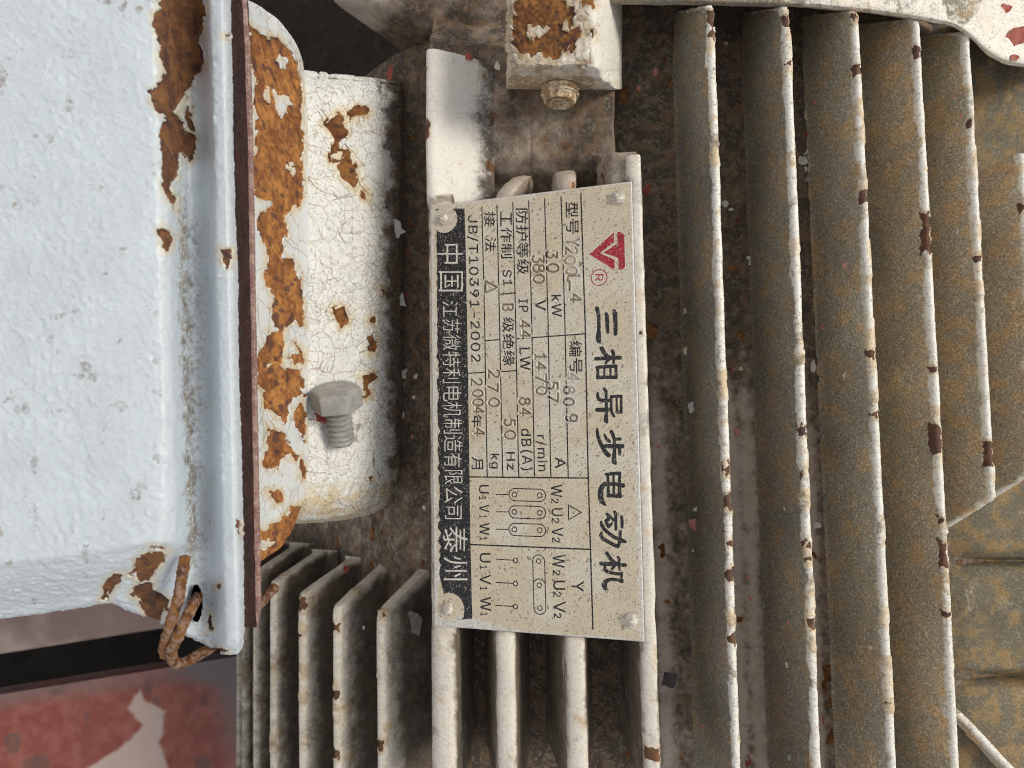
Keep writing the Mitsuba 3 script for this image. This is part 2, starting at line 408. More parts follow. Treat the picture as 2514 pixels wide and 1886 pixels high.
gk = [[(edge_x(x, y), y, z) for x, z in ((560, 45.5), (563, 44.0), (573, 42.6), (590, 39.0), (597, 37.6))] for y in (-70, 300, 700, 1100, 1400, 1500, 1540)]
P, N, Q = net(gk, W, 0.8, 0.5)
sheet(TB + '__gasket', P, N, n3(P, 4, 1, 2) * 0.35, np.zeros(P.shape[:2]), np.zeros(P.shape[:2]), 'gasket_rubber_hole_shade')
lg = [[(edge_x(x, y) - (9 if y > 1500 and x > 590 else 0), y, z) for x, z in ((588, 38.4), (594, 38.2), (602, 38.0), (606.5, 37.6), (607.5, 36.4), (603, 33.0))] for y in (-70, 300, 700, 1100, 1400, 1490, 1536, 1542)]
P, N, Q = net(lg, W, 0.5, 0.3)
sheet(TB + '__ledge', P, N, n3(P, 1.2, 1, 2) * 0.25, np.zeros(P.shape[:2]), np.zeros(P.shape[:2]), 'ledge_paint')

BODY_RUST = [
    [(612, 66), (640, 78), (655, 90), (680, 92), (700, 115), (722, 137), (734, 165), (742, 220), (746, 330), (742, 490), (722, 510), (706, 530), (704, 580), (705, 605), (690, 640), (660, 640), (650, 600), (633, 560), (632, 535),
     (645, 520), (672, 505), (660, 490), (632, 485), (620, 470), (617, 450), (614, 410), (632, 330), (638, 300), (625, 260), (628, 215), (632, 190), (622, 170), (612, 150)],
    [(668, 622), (722, 640), (735, 680), (745, 700), (747, 760), (750, 805), (735, 810), (728, 790), (700, 815), (695, 850), (690, 895), (700, 905), (735, 912), (750, 935), (747, 965), (725, 975), (710, 1000), (712, 1015), (700, 1045),
     (685, 1020), (672, 1010), (655, 1003), (648, 990), (647, 960), (628, 945), (626, 935), (633, 918), (628, 895), (632, 870), (645, 850), (655, 825), (680, 815), (670, 790), (662, 770), (672, 730), (655, 700), (652, 670), (660, 640)],
    [(720, 835), (745, 860), (748, 885), (728, 902), (708, 875), (735, 870)],
    [(655, 1085), (665, 1050), (695, 1063), (710, 1090), (720, 1105), (735, 1120), (725, 1135), (705, 1115), (690, 1125), (680, 1150), (670, 1155), (645, 1140), (650, 1110)],
    [(725, 1010), (745, 985), (752, 1010), (751, 1080), (740, 1075), (722, 1040)], [(652, 1207), (675, 1203), (700, 1220), (695, 1230), (678, 1237)],
    [(718, 1247), (760, 1236), (745, 1300), (710, 1365), (630, 1400), (608, 1375), (612, 1330), (640, 1300), (690, 1280)], [(740, 1115), (753, 1130), (752, 1185), (738, 1170)]]
BODY_ISLES = [[(686, 130), (706, 150), (702, 172), (690, 170), (684, 150)], [(655, 213), (668, 217), (664, 258), (653, 245)], [(675, 222), (690, 240), (705, 235), (722, 260), (706, 262), (700, 290), (690, 295), (680, 265)],
              [(703, 400), (716, 398), (722, 425), (715, 432), (705, 418)], [(612, 1322), (650, 1325), (676, 1332), (655, 1347), (612, 1354)], [(655, 895), (668, 893), (662, 905)]]
bc = [(609, 38.0), (612, 36.6), (625, 31.5), (655, 20), (690, 9.5), (720, -0.5), (740, -8.5), (748, -12.5), (753, -15.0), (755.5, -17.2), (752, -19.5)]
topy = [4, 6, 10, 26, 55, 92, 135, 175, 235, 262, 270]
boty = [1396, 1394, 1389, 1374, 1352, 1310, 1262, 1232, 1196, 1185, 1180]
body = [[(x - 45, t - 1, z - 3) for (x, z), t in zip(bc, topy)]]
for f in (0, 0.03, 0.1, 0.3, 0.5, 0.7, 0.9, 0.97, 1.0):
    body.append([(x + 3 * math.sin(f * math.pi) - (2 if f in (0, 1.0) else 0), t + (b - t) * f, z) for (x, z), t, b in zip(bc, topy, boty)])
body.append([(x - 45, b + 1, z - 3) for (x, z), b in zip(bc, boty)])
P, N, Q = net(body, W, 0.36, 0.36)
u = enc(sdist(BODY_RUST, jag(Q, 15, 7, 3), BODY_ISLES))
q3 = np.concatenate([Q, np.ones(Q.shape[:-1] + (1,))], -1)
v = 0.28 * sm(0.5, 0.75, nfbm(q3 / 40, 3, 2)) + 0.2 * sm(1200, 1290, Q[..., 1])
h = chip(u, 0.6) + n3(P, 20, 3, 2) * 0.8 + n3(P, 1.6, 7, 2) * 0.12 + (u > 0.51) * n3(P, 1.1, 12, 3) * 0.55
sheet(TB + '__box_body', P, N, h, u, v, 'body_paint')

NECK_RUST = [
    [(792, 310), (810, 290), (835, 275), (842, 300), (850, 310), (850, 345), (870, 390), (880, 430), (885, 430), (878, 450), (868, 465), (845, 440), (832, 415), (838, 395), (812, 400), (808, 360), (820, 350), (808, 325)],
    [(852, 272), (880, 258), (905, 265), (907, 280), (868, 290), (852, 298)], [(886, 463), (902, 475), (905, 495), (890, 485)], [(816, 758), (840, 748), (856, 785), (850, 800), (838, 805), (825, 780)],
    [(905, 780), (925, 776), (920, 795), (908, 793)], [(898, 828), (915, 818), (928, 840), (925, 865), (905, 866)], [(885, 925), (915, 917), (928, 928), (905, 945), (908, 975), (895, 980), (893, 950)],
    [(905, 1175), (918, 1172), (912, 1190)], [(935, 705), (950, 715), (945, 725)]]
NECK_ISLES = [[(829, 350), (845, 338), (843, 362), (832, 366)], [(845, 338), (862, 336), (864, 358), (846, 362)], [(818, 372), (842, 370), (838, 392), (822, 390)]]
nc = [(690, -15), (740, -15.5), (757, -17.5), (790, -21.5), (850, -29), (905, -37.5), (944, -45), (966, -53), (982, -62), (990, -73)]
ntop = [184, 186, 188, 191, 196, 201, 205, 208, 212, 218]
nbot = [1276, 1275, 1274, 1271, 1264, 1252, 1230, 1197, 1160, 1120]
neck = [[(x + 4, t - 3, z - 30) for (x, z), t in zip(nc, ntop)], [(x, t - 2, z - 5) for (x, z), t in zip(nc, ntop)]]
for f, dz in ((0.0, -6), (0.008, -3), (0.03, -0.8), (0.08, 0), (0.3, 0), (0.55, 0), (0.75, 0), (0.86, -0.3), (0.92, -1.5), (0.96, -4), (0.985, -8), (1.0, -14)):
    neck.append([(x + 6 * f, t + (b - t) * f, z + dz) for (x, z), t, b in zip(nc, ntop, nbot)])
neck.append([(x + 8, b + 6, z - 24) for (x, z), b in zip(nc, nbot)])
neck.append([(x + 12, b + 8, z - 45) for (x, z), b in zip(nc, nbot)])
P, N, Q = net(neck, W, 0.36, 0.36)
u = enc(sdist(NECK_RUST, jag(Q, 16, 6, 5), NECK_ISLES))
q3 = np.concatenate([Q, np.full(Q.shape[:-1] + (1,), 2.0)], -1)
wx = Q[..., 0] - 6 * Q[..., 1] / 1250
v = 0.85 * sm(918, 978, wx + (nfbm(q3 / 30, 3, 8) - 0.5) * 50) + 0.25 * sm(250, 195, Q[..., 1]) + 0.16 * sm(1150, 1270, Q[..., 1])
u = np.maximum(u, 0.46 * sm(1120, 1230, Q[..., 1] + 60 * (nfbm(q3 / 40, 3, 21) - 0.5)))
v = v + 0.12 * sm(0.5, 0.7, nfbm(q3 / 60, 3, 4))
# big flakes of paint that have come loose at one side
rng = np.random.default_rng(5)
pts = rng.uniform([740, 180], [1000, 1300], (260, 2))
qq = (Q + 16 * np.stack([nfbm(q3 / 26, 2, 1) - .5, nfbm(q3 / 26, 2, 2) - .5], -1)).reshape(-1, 2)
d, idx = cKDTree(pts).query(qq, k=2)
slope = rng.normal(0, 1, (260, 2)); lift = rng.uniform(0, 0.2, 260)
rel = (qq - pts[idx[:, 0]]) / 30
flk = ((slope[idx[:, 0]] * rel).sum(1) * 0.16 + lift[idx[:, 0]]) * sm(0, 6, d[:, 1] - d[:, 0]) - 0.22 * (1 - sm(0, 5, d[:, 1] - d[:, 0]))
h = chip(u, 0.5) + flk.reshape(u.shape) * 0.9 + n3(P, 14, 3, 2) * 0.8 + n3(P, 1.4, 6, 2) * 0.12 + (u > 0.51) * n3(P, 1.0, 12, 2) * 0.3
sheet(TB + '__neck', P, N, h, u, v, 'crackle_paint')

# ---- frame barrel (local x, z profile along the shaft)
BP = [(-150, -215), (-122, -172), (-102, -140), (-86, -114), (-72, -94), (-58, -77), (-45, -64), (-30, -54), (-10, -45), (30, -33), (60, -28), (90, -28), (112, -31), (134, -36), (156, -43), (182, -55), (215, -75)]


def local_frame(x, y, z):
    return wld(np.stack(np.broadcast_arrays(x, y, z), -1))


brl = [[(x, y, z) for x, z in BP] for y in (146, 130, 60, 0, -60, -200)]
P, N, Q = net(brl, local_frame, 0.55, 0.5)
q3 = P / 1.0
lp = loc(P)
v = 0.86 + 0.35 * n3(P, 18, 3, 3) + 0.15 * n3(P, 5, 9, 3)
# pale bands along the fin roots, painted in for their lit fillets
for xs_, wd, am in ((52, 3.2, 0.5), (79, 2.0, 0.45), (84.5, 2.6, 0.45), (107, 2.4, 0.45)):
    v = v - am * np.exp(-((lp[..., 0] - xs_ - 1.5 * n3(P, 22, 31, 2)) / wd) ** 2) * sm(30, -30, lp[..., 1]) * (0.5 + 1.2 * nfbm(P / 9, 3, 5))
v = v - 0.2 * sm(45, -25, lp[..., 1]) * sm(48, 56, lp[..., 0]) * sm(125, 110, lp[..., 0]) * (0.4 + 1.2 * nfbm(P / 14, 3, 15))  # lower gaps painted paler as if lit
v = v - 0.22 * sm(-28, -48, lp[..., 1]) * sm(-20, -50, lp[..., 0]) * sm(-75, -62, lp[..., 1]) * (0.4 + nfbm(P / 9, 3, 6))  # lit patch under the neck painted into the barrel
v = v + 0.4 * n3(P, 1.3, 41, 2) + 0.3 * n3(P, 3.5, 42, 2)
v = v + 0.45 * sm(-66, -78, lp[..., 1]) * sm(-36, -28, lp[..., 0]) * sm(46, 38, lp[..., 0])  # recess floor between the ribs painted darker as shade
h = n3(P, 5, 1, 3) * 0.6 + n3(P, 1.3, 2, 2) * 0.34
sheet(EM + 'frame_barrel', P, N, h, 0.25 + 0.28 * sm(0.66, 0.74, nfbm(P / 6, 3, 3)), v, 'deck_paint')


# ---- fins: a profile swept along the shaft
def sweep(key, base, tip, y0, y1, kfun, wt, wb, bsdf, spots=(), vfun=None, seed=0, sy=0.5, flat=0.0, wave=0.24, grit=0.22):
    """base, tip: (x, z) in the motor's frame at y0 and y1 ((x, z), (x, z)); kfun(y): share of the full height; wt, wb: half widths."""
    ys = np.arange(y0, y1 + sy, sy)
    ys = np.concatenate([[y0], ys, [ys[-1]]])
    k = kfun(ys)
    k[0], k[-1] = 0.0, 0.0
    f = (ys - y0) / (y1 - y0)
    B = np.array(base[0]) * (1 - f[:, None]) + np.array(base[1]) * f[:, None]
    Tp = np.array(tip[0]) * (1 - f[:, None]) + np.array(tip[1]) * f[:, None]
    L = np.linalg.norm(Tp - B, axis=1).mean()
    prof = [(-wb - 4, -2.0), (-wb - 1.2, 1.0), (-wb, 3.5)]
    prof += [(-wb + (wb - wt) * t, 3.5 + (L - wt - 3.5) * t) for t in np.linspace(0, 1, 4)[1:]]
    prof += [(-wt * math.cos(t) * (1 if abs(math.cos(t)) > 0.02 else 0), L - wt + wt * math.sin(t) * (1 - flat)) for t in np.linspace(0.3, math.pi - 0.3, 9)]
    prof += [(wb - (wb - wt) * t, 3.5 + (L - wt - 3.5) * t) for t in np.linspace(1, 0, 4)]
    prof += [(wb + 1.2, 1.0), (wb + 4, -2.0)]
    prof = np.array(prof)
    s = np.concatenate([[0], np.cumsum(np.linalg.norm(np.diff(prof, axis=0), axis=1))])
    tt = np.linspace(0, s[-1], int(s[-1] / 0.42))
    pr = PchipInterpolator(s, prof)(tt)
    e1 = (Tp - B) / np.linalg.norm(Tp - B, axis=1, keepdims=True)
    e2 = np.stack([e1[:, 1], -e1[:, 0]], 1)
    hgt = pr[None, :, 1] * k[:, None]
    hgt = np.where(pr[None, :, 1] < 0, pr[None, :, 1], hgt)
    XZ = B[:, None, :] + e1[:, None, :] * hgt[..., None] + e2[:, None, :] * pr[None, :, 0, None]
    Pl = np.stack([XZ[..., 0], np.broadcast_to(ys[:, None], XZ.shape[:2]), XZ[..., 1]], -1)
    P = wld(Pl)
    N = normals(P)
    depth = (L * k[:, None] - hgt)
    side = pr[None, :, 0] + 0 * depth
    yy = Pl[..., 1]
    sd = np.full(yy.shape, -45.0)
    rng = np.random.default_rng(seed + 3)
    jit = n3(P, 1.3, seed + 20, 2) * 3.2 + n3(P, 4.0, seed + 23, 2) * 3.0 + 0.5 * rng.normal(0, 0.5) * side
    for ya, yb, reach in spots:
        d1 = np.minimum(yy - min(ya, yb), max(ya, yb) - yy)
        d2 = reach * 0.72 - depth - rng.uniform(0.0, 0.9) * (side + rng.uniform(-0.2, 0.9))
        sd = np.maximum(sd, (np.minimum(d1, d2) + jit) * 7.6)
    u = enc(sd)
    small = nfbm(P / 3.0 + 31, 3, seed + 31)
    u = np.maximum(u, (0.36 + 1.4 * (small - 0.74)) * (depth < 4))
    u = np.maximum(u, 0.47 * sm(0.47, 0.66, nfbm(P / 9.0 + 3, 3, seed + 35)) * (depth < 8))
    v = vfun(depth, side, yy, P)
    wv = nfbm(np.stack([yy / 16, 0 * yy + seed * 7.1, 0 * yy], -1), 3, seed) - 0.5
    P = P + wld(np.stack([wv * wave * 2, 0 * wv, 0 * wv], -1))
    PZ = P * [1, 1, 0.4]
    h = n3(PZ, 6, seed + 1, 2) * wave + n3(PZ, 1.1, seed + 2, 2) * grit * (1 + 1.0 * sm(1, 4, depth)) + chip(u, 0.4)
    sheet(key, P, N, h, u, v, bsdf)


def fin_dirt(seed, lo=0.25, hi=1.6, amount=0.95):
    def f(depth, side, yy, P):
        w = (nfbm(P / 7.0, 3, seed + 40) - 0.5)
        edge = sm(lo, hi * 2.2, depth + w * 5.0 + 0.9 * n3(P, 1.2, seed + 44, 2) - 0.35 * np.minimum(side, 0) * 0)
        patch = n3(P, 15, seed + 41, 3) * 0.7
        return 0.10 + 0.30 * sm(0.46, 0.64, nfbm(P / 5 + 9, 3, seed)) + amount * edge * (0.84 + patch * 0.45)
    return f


def ylocal(px, py, z):
    return loc(M(px, py, z))[..., 1]


def xl(px, py, z):
    return loc(M(px, py, z))[..., 0]


#        tip px at top, at bottom, z tip, z base, top py, lean of the base, rust spots on the edge (py from, to, reach mm)
FINS = [(1745, 1811, 9, -29, 12, 0.0, [(22, 60, 2.2), (75, 92, 1.5), (1139, 1165, 2.5), (1211, 1250, 2.8), (1325, 1345, 2.0), (1397, 1424, 3.0), (1556, 1586, 2.6)]),
        (1931, 2008, 8, -30, 15, 0.5, [(32, 64, 3.0), (150, 158, 1.5), (1048, 1078, 3.0), (1330, 1348, 2.6), (1366, 1378, 1.5), (1518, 1548, 2.2)]),
        (2100, 2194, 4, -33, 24, 0.5, [(30, 53, 1.4), (162, 178, 1.6), (473, 496, 2.2), (860, 878, 1.6), (955, 966, 1.4), (1015, 1024, 1.2)]),
        (2251, 2349, -2, -38, 44, 0.5, [(118, 132, 1.3), (520, 620, 3.0), (902, 915, 2.0), (1044, 1116, 3.2), (1268, 1290, 2.0), (1330, 1392, 1.6), (1505, 1516, 1.5)]),
        (2374, 2477, -9, -45, 76, 0.5, [(625, 643, 2.4), (1086, 1143, 2.8), (300, 308, 1.2)]),
        (2483, 2585, -17, -52, 372, 0.5, [(500, 520, 1.5), (900, 930, 2.0)])]
for i, (t0, t1, zt, zb, ptop, lean, spots) in enumerate(FINS):
    xa, xb = xl(t0, ptop if i < 5 else 10, zt), xl(t1, 1886, zt)
    y1, y0 = ylocal(t0, ptop, zt), ylocal(t1, 2180, zt)
    if i == 5:
        xa = xa + 0.02 * 45
    chamf = None
    if i >= 4:
        cy1 = ylocal(2460, 1222, zt) if i == 4 else ylocal(2530, 1150, zt)
        cy0 = cy1 - 17
        y0 = cy0 - 0.5
        chamf = (cy0, cy1)
    r = 3.0

    lean_y = y1 * (zt - zb) / (CAM - zt) if i < 5 else 0.4

    def kf(y, y1=y1, r=r, chamf=chamf, H=zt - zb, ly=lean_y):
        k = np.ones_like(y)
        t = np.clip((y - (y1 - r)) / r, 0, 1)
        k -= (r - r * np.sqrt(np.clip(1 - t ** 2, 0, 1))) / H * 0.6
        k = np.minimum(k, np.clip(1 - (y - y1) / ly, 0, 1))
        if chamf:
            k = np.minimum(k, np.clip((y - chamf[0]) / (chamf[1] - chamf[0]), 0, 1) ** 0.9)
        return k
    sp = [(float(ylocal(t0, a_, zt)), float(ylocal(t0, b_, zt)), rc) for a_, b_, rc in spots]
    xm = lambda y: xa + (xb - xa) * (y1 - y) / (y1 - ylocal(t1, 1886, zt))
    key = EM + 'cooling_fin' + ('_%03d' % i if i else '')
    sweep(key, ((xm(y0) + lean, zb), (xm(y1 + lean_y) + lean, zb)), ((xm(y0), zt), (xm(y1 + lean_y), zt)), y0, y1 + lean_y, kf, 1.28, 2.8, 'fin_paint' if i < 2 else 'lit_outer_fin_paint', sp, fin_dirt(i * 11), seed=i * 11)

#        left-hand fins that splay outward: tip px, z, base px, z, py where the sloping end starts and ends
LF = [(930, -32, 1046, -60, 1503, 1392), (822, -48, 946, -77, 1490, 1383), (737, -63, 872, -92, 1458, 1368), (667, -78, 790, -108, 1430, 1350), (626, -92, 735, -122, 1405, 1335), (600, -106, 690, -136, 1390, 1330), (587, -122, 660, -150, 1380, 1330)]
def left_dirt_shade(seed, j):
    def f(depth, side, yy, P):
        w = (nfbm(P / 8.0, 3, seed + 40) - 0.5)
        e = sm(-1.0, 15.0, depth + w * 4 - 1.5 * sm(0.5, -1.5, side))  # faces fade into painted shadow towards the root
        return (0.12, 0.15, 0.22, 0.36, 0.46, 0.55, 0.55)[j] + 0.10 * sm(0.5, 0.7, nfbm(P / 9, 2, seed)) + 0.85 * e * (0.9 + 0.3 * n3(P, 12, seed, 2))  # lower-lying fins painted darker overall, with random grime
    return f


for j, (tp, tz, bp, bz, p1, p2) in enumerate(LF):
    i = len(FINS) + j
    xa, ya = xl(tp, p1, tz), ylocal(tp, p1, tz)
    xb_, yb = xl(bp, p2, bz), ylocal(bp, p2, bz)
    y0 = ylocal(tp, 2080, tz)

    def kf(y, ya=ya, yb=yb):
        k = np.clip((yb - y) / (yb - ya), 0, 1)
        return np.where(y < ya, 1.0, k) - 0.03 * np.exp(-((y - ya) / 2.0) ** 2)
    sp = [] if j > 3 else [[(1820, 1845, 2.0), (1500, 1512, 2)], [(1535, 1552, 2.2), (1700, 1712, 1.2), (1838, 1862, 2.4)], [(1470, 1500, 2.4), (1560, 1570, 1.0)], []][j]
    sp = [(float(ylocal(tp, a_, tz)), float(ylocal(tp, b_, tz)), rc) for a_, b_, rc in sp]
    sweep(EM + 'cooling_fin_%03d' % i, ((xb_, bz), (xb_, bz)), ((xa, tz), (xa, tz)), y0, yb, kf, 2.1, 3.6, 'left_fin_paint', sp, left_dirt_shade(200 + i, j), seed=100 + i, sy=0.6, grit=0.07, wave=0.12)

# ---- nameplate and the raised pad it is riveted to
PTL, PTR, PBL, PBR = (np.array(v, float) for v in (W(1055, 506, 230 - 245.5), W(1552, 443, 230 - 224), W(1065, 1538, 230 - 236.5), W(1583, 1577, 230 - 215)))
PA = (PBL + PBR - PTL - PTR); PLEN = np.linalg.norm(PA) / 2; PA /= np.linalg.norm(PA)
PB = (PTR + PBR - PTL - PBL); PWID = np.linalg.norm(PB) / 2; PB -= PA * (PA @ PB); PB /= np.linalg.norm(PB)
PN = np.cross(PB, -PA); PN *= np.sign(PN[2])
PO = (PTL + PTR + PBL + PBR) / 4 - PA * PLEN / 2 - PB * PWID / 2


def plate(a, b, n=0.0):
    a, b, n = np.broadcast_arrays(*(np.asarray(v, float) for v in (a, b, n)))
    return PO + a[..., None] * PA + b[..., None] * PB + n[..., None] * PN


def onplate(px, py, n=0.0):
    """(reading direction, up the letters) on the plate for a place read off the photo."""
    d = np.stack(np.broadcast_arrays((np.asarray(px, float) - 1257) / FPX, -(np.asarray(py, float) - 943) / FPX, -1.0), -1)
    t = ((PO + n * PN - C0) @ PN) / (d @ PN)
    r = C0 + d * t[..., None] - PO
    return np.stack([r @ PA, r @ PB], -1)


def pad_frame(a, b, n):
    n = np.asarray(n, float)
    return plate(a, b, np.maximum(n, -2.5)) + EZ * np.minimum(n + 2.5, 0)[..., None]


def ab(px, py, n=0.0):
    return tuple(float(v) for v in onplate(px, py, n))


# ribs along the pad; swept in the pad's own frame
def rib(key, pxt, pyt, pxb, pyb, n_tip, height, wt, wb, seed, kf=None, spots=(), dirt_shade=None, flat=0.0, bsdf='casting_paint', grit=0.16):
    (a0, b0), (a1, b1) = ab(pxt, pyt, n_tip), ab(pxb, pyb, n_tip)
    ys = np.arange(a0, a1 + 0.5, 0.5)
    ys = np.concatenate([[a0], ys, [ys[-1]]])
    k = np.ones_like(ys) if kf is None else kf(ys, a0, a1)
    k[0] = k[-1] = 0
    f = (ys - a0) / (a1 - a0)
    L = height
    prof = [(-wb - 5, -1.0), (-wb - 1.5, 1.0), (-wb, 4)] + [(-wb + (wb - wt) * t, 4 + (L - wt * 0.8 - 4) * t) for t in (0.33, 0.66, 1)]
    prof += [(-wt * math.cos(t), L - wt * 0.8 + wt * 0.8 * math.sin(t) ** (1 - 0.6 * flat)) for t in np.linspace(0.2, math.pi - 0.2, 11)]
    prof += [(wb - (wb - wt) * t, 4 + (L - wt * 0.8 - 4) * t) for t in (1, 0.66, 0.33)] + [(wb, 4), (wb + 1.5, 1.0), (wb + 5, -1)]
    prof = np.array(prof)
    s = np.concatenate([[0], np.cumsum(np.linalg.norm(np.diff(prof, axis=0), axis=1))])
    pr = PchipInterpolator(s, prof)(np.linspace(0, s[-1], int(s[-1] / 0.45)))
    hgt = pr[None, :, 1] * k[:, None]
    bb = (b0 + (b1 - b0) * f)[:, None] + pr[None, :, 0]
    aa = np.broadcast_to(ys[:, None], bb.shape)
    P = plate(aa, bb, n_tip) + EZ * (hgt - L)[..., None]
    N = normals(P)
    depth = L - pr[None, :, 1] + 0 * hgt
    side = pr[None, :, 0] + 0 * hgt
    sd = np.full(aa.shape, -45.0)
    jit = n3(P, 1.6, seed + 20, 2) * 2.6
    for pa, pb, reach in spots:
        y1_, y2_ = ab(pxt, pa, n_tip)[0], ab(pxt, pb, n_tip)[0]
        sd = np.maximum(sd, (np.minimum(np.minimum(aa - y1_, y2_ - aa), reach - depth) + jit) * 7.6)
    u = np.maximum(enc(sd), 0.36 + 1.4 * (nfbm(P / 4.0 + 31, 3, seed + 31) - 0.72))
    v = dirt_shade(depth, side, aa, P) + 0.42 * sm(0.5, 1.15, np.abs(side) / wt + 0.5 * n3(P, 5, seed + 9, 3)) * (depth < 6)
    h = n3(P, 7, seed + 1, 2) * 0.5 + n3(P, 1.4, seed + 2, 2) * grit + chip(u, 0.35)
    sheet(key, P, N, h, u, v, bsdf)


def rib_dirt_shade(seed, lo=2.5, hi=7.5, amount=0.8, left=0.0):
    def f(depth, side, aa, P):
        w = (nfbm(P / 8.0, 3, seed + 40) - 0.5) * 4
        e = sm(lo, hi, depth + w + left * np.maximum(side, 0))  # grime and painted shade thicken with depth between ribs
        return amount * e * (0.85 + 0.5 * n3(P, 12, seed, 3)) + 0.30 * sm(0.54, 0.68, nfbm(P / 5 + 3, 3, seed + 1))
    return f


def roundtop(r, H, end=True):
    def kf(ys, a0, a1):
        t = np.clip((a0 + r - ys) / r, 0, 1)
        return 1 - (r - r * np.sqrt(np.clip(1 - t ** 2, 0, 1))) / H
    return kf


PLATE_A0, PLATE_A1 = 0.0, PLEN


def dip(kf0, H, drop):
    def kf(ys, a0, a1):
        k = kf0(ys, a0, a1)
        k = k - drop / H * sm(PLATE_A0 - 3.5, PLATE_A0 - 1.5, ys) * (1 - sm(PLATE_A1 + 0.5, PLATE_A1 + 3.0, ys))
        return k - 2.2 / H * np.exp(-((ys - PLATE_A0 + 2) / 1.6) ** 2) - 1.2 / H * np.exp(-((ys - PLATE_A1 - 2.2) / 1.5) ** 2)
    return kf


PAD = EM + 'nameplate_pad'
rib(PAD, 1078, 470, 1091, 1960, 0.4, 44, 4.6, 8.5, 301, dip(roundtop(3, 44), 44, 2.2), [], rib_dirt_shade(301, 1.0, 10, 1.0, 0.45), flat=0.5, bsdf='left_fin_paint')
rib(PAD + '_rib', 1241, 1546, 1246, 1960, -0.2, 42, 3.3, 8.5, 302, roundtop(4, 42), [], rib_dirt_shade(302, 0.3, 10, 1.1, 0.35), flat=0.7, bsdf='left_fin_paint')
rib(PAD + '_rib_001', 1413, 1560, 1422, 1960, -0.2, 42, 3.2, 8.0, 303, roundtop(4, 42), [], rib_dirt_shade(303, 0.3, 10, 1.1, 0.35), flat=0.7, bsdf='left_fin_paint')
rib(PAD + '_rib_002', 1556, 372, 1606, 1960, -0.6, 44, 2.4, 3.2, 304, roundtop(3, 44), [(1832, 1862, 1.8)], rib_dirt_shade(304, 0.8, 7, 1.0), flat=0.6, bsdf='left_fin_paint')

# solid pad under the plate
pc = [(ab(1052, 520)[1], -44), (ab(1052, 520)[1], -6), (ab(1055, 520)[1] + 0.3, -2.2), (8, -1.3), (PWID / 2, -1.3), (PWID - 5, -1.3), (PWID - 2.5, -2.0), (PWID - 1.5, -8), (PWID - 1.5, -44)]
rows = [[(1.0, b, -44) for b, n in pc], [(1.0, b, n) for b, n in pc], [(2.5, b, n) for b, n in pc], [(PLEN / 2, b, n) for b, n in pc], [(PLEN - 2.5, b, n) for b, n in pc], [(PLEN - 1.2, b, n) for b, n in pc], [(PLEN + 0.5, b, -44) for b, n in pc]]
P, N, Q = net(rows, pad_frame, 0.8, 0.6)
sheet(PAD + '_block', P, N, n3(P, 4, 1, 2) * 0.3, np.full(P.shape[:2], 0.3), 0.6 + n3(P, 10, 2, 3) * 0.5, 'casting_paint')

# deck above the plate with the stubs that run up to it
dk = [[(ab(px, py, -16)[0], ab(px, py, -16)[1], n) for px, n in ((1085, -12), (1130, -14), (1175, -17.5), (1260, -18.5), (1400, -18.5), (1520, -18.5), (1538, -19), (1545, -22), (1549, -34), (1553, -42))]
      for py in (120, 250, 375, 400, 440, 520)]
for r_, dr_ in ((3, -3.0), (4, -13.0), (5, -15.0)):
    dk[r_] = [(a_, b_, n_ + (dr_ if 3 <= q_ <= 5 else 0.5 * dr_ if q_ in (2, 6) else 0)) for q_, (a_, b_, n_) in enumerate(dk[r_])]
dk.insert(0, [(a_ - 10, b_, n_ - 9) for a_, b_, n_ in dk[0]]); dk.insert(0, [(a_ - 18, b_, n_ - 9) for a_, b_, n_ in dk[0]])
P, N, Q = net(dk, pad_frame, 0.45, 0.45)
fl = -0.35 * sum(np.exp(-((Q[..., 1] - ab(px, 300, -16)[1] + 0.012 * Q[..., 0]) / 0.35) ** 2) for px in (1199, 1330)) * sm(-45, -35, Q[..., 0])
v = 0.62 + 0.9 * n3(P, 14, 4, 3) + 0.25 * sm(-28, -50, Q[..., 0]) + 0.45 * (1 - sm(7.0, 9.0, Q[..., 1])) * sm(-42, -52, Q[..., 0])
u = 0.2 + 0.30 * sm(0.6, 0.75, nfbm(P / 6, 3, 6))
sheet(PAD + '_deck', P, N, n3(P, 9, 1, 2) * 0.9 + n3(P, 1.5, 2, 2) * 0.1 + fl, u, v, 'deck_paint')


def ramp(L):
    def kf(ys, a0, a1):
        return 0.42 + 0.58 * sm(a0 - 2.5, a0 + L, ys) ** 0.8
    return kf


wg = []
for py, dy in ((99, -30), (99, -6), (101, -0.8), (104, 0), (200, 0), (330, 0), (440, 0), (478, -0.6), (489, -3), (493, -14)):
    wg.append([(ab(px, py + t, 0)[0], ab(px, py, 0)[1], n + dy) for px, t, n in ((1037, 22 * (py < 180), -30), (1038, 22 * (py < 180), -7), (1041, 21 * (py < 180), -1.8), (1049, 18 * (py < 180), -0.3), (1058, 16 * (py < 180), -0.4), (1070, 12 * (py < 180), -1.8), (1105, 5 * (py < 180), -6.2), (1140, -2 * (py < 180), -10.6), (1178, -6 * (py < 180), -15.4), (1205, -6 * (py < 180), -18.5))])
P, N, Q = net(wg, pad_frame, 0.42, 0.42)
edge_ = onplate(1140, 300)[1]
v = 0.70 * sm(-2, 9, Q[..., 1] - edge_ + 8 * n3(P, 14, 3, 3)) + 0.2 * sm(0.5, 0.7, nfbm(P / 4, 3, 6)) + 0.35 * sm(1.2, 0.0, Q[..., 1] - onplate(1041, 300)[1])
u = 0.2 + 0.31 * sm(0.62, 0.72, nfbm(P / 6, 3, 9))
sheet(PAD + '_wing', P, N, n3(P, 8, 1, 2) * 0.7 + n3(P, 1.4, 2, 2) * 0.14, u, v, 'casting_paint')
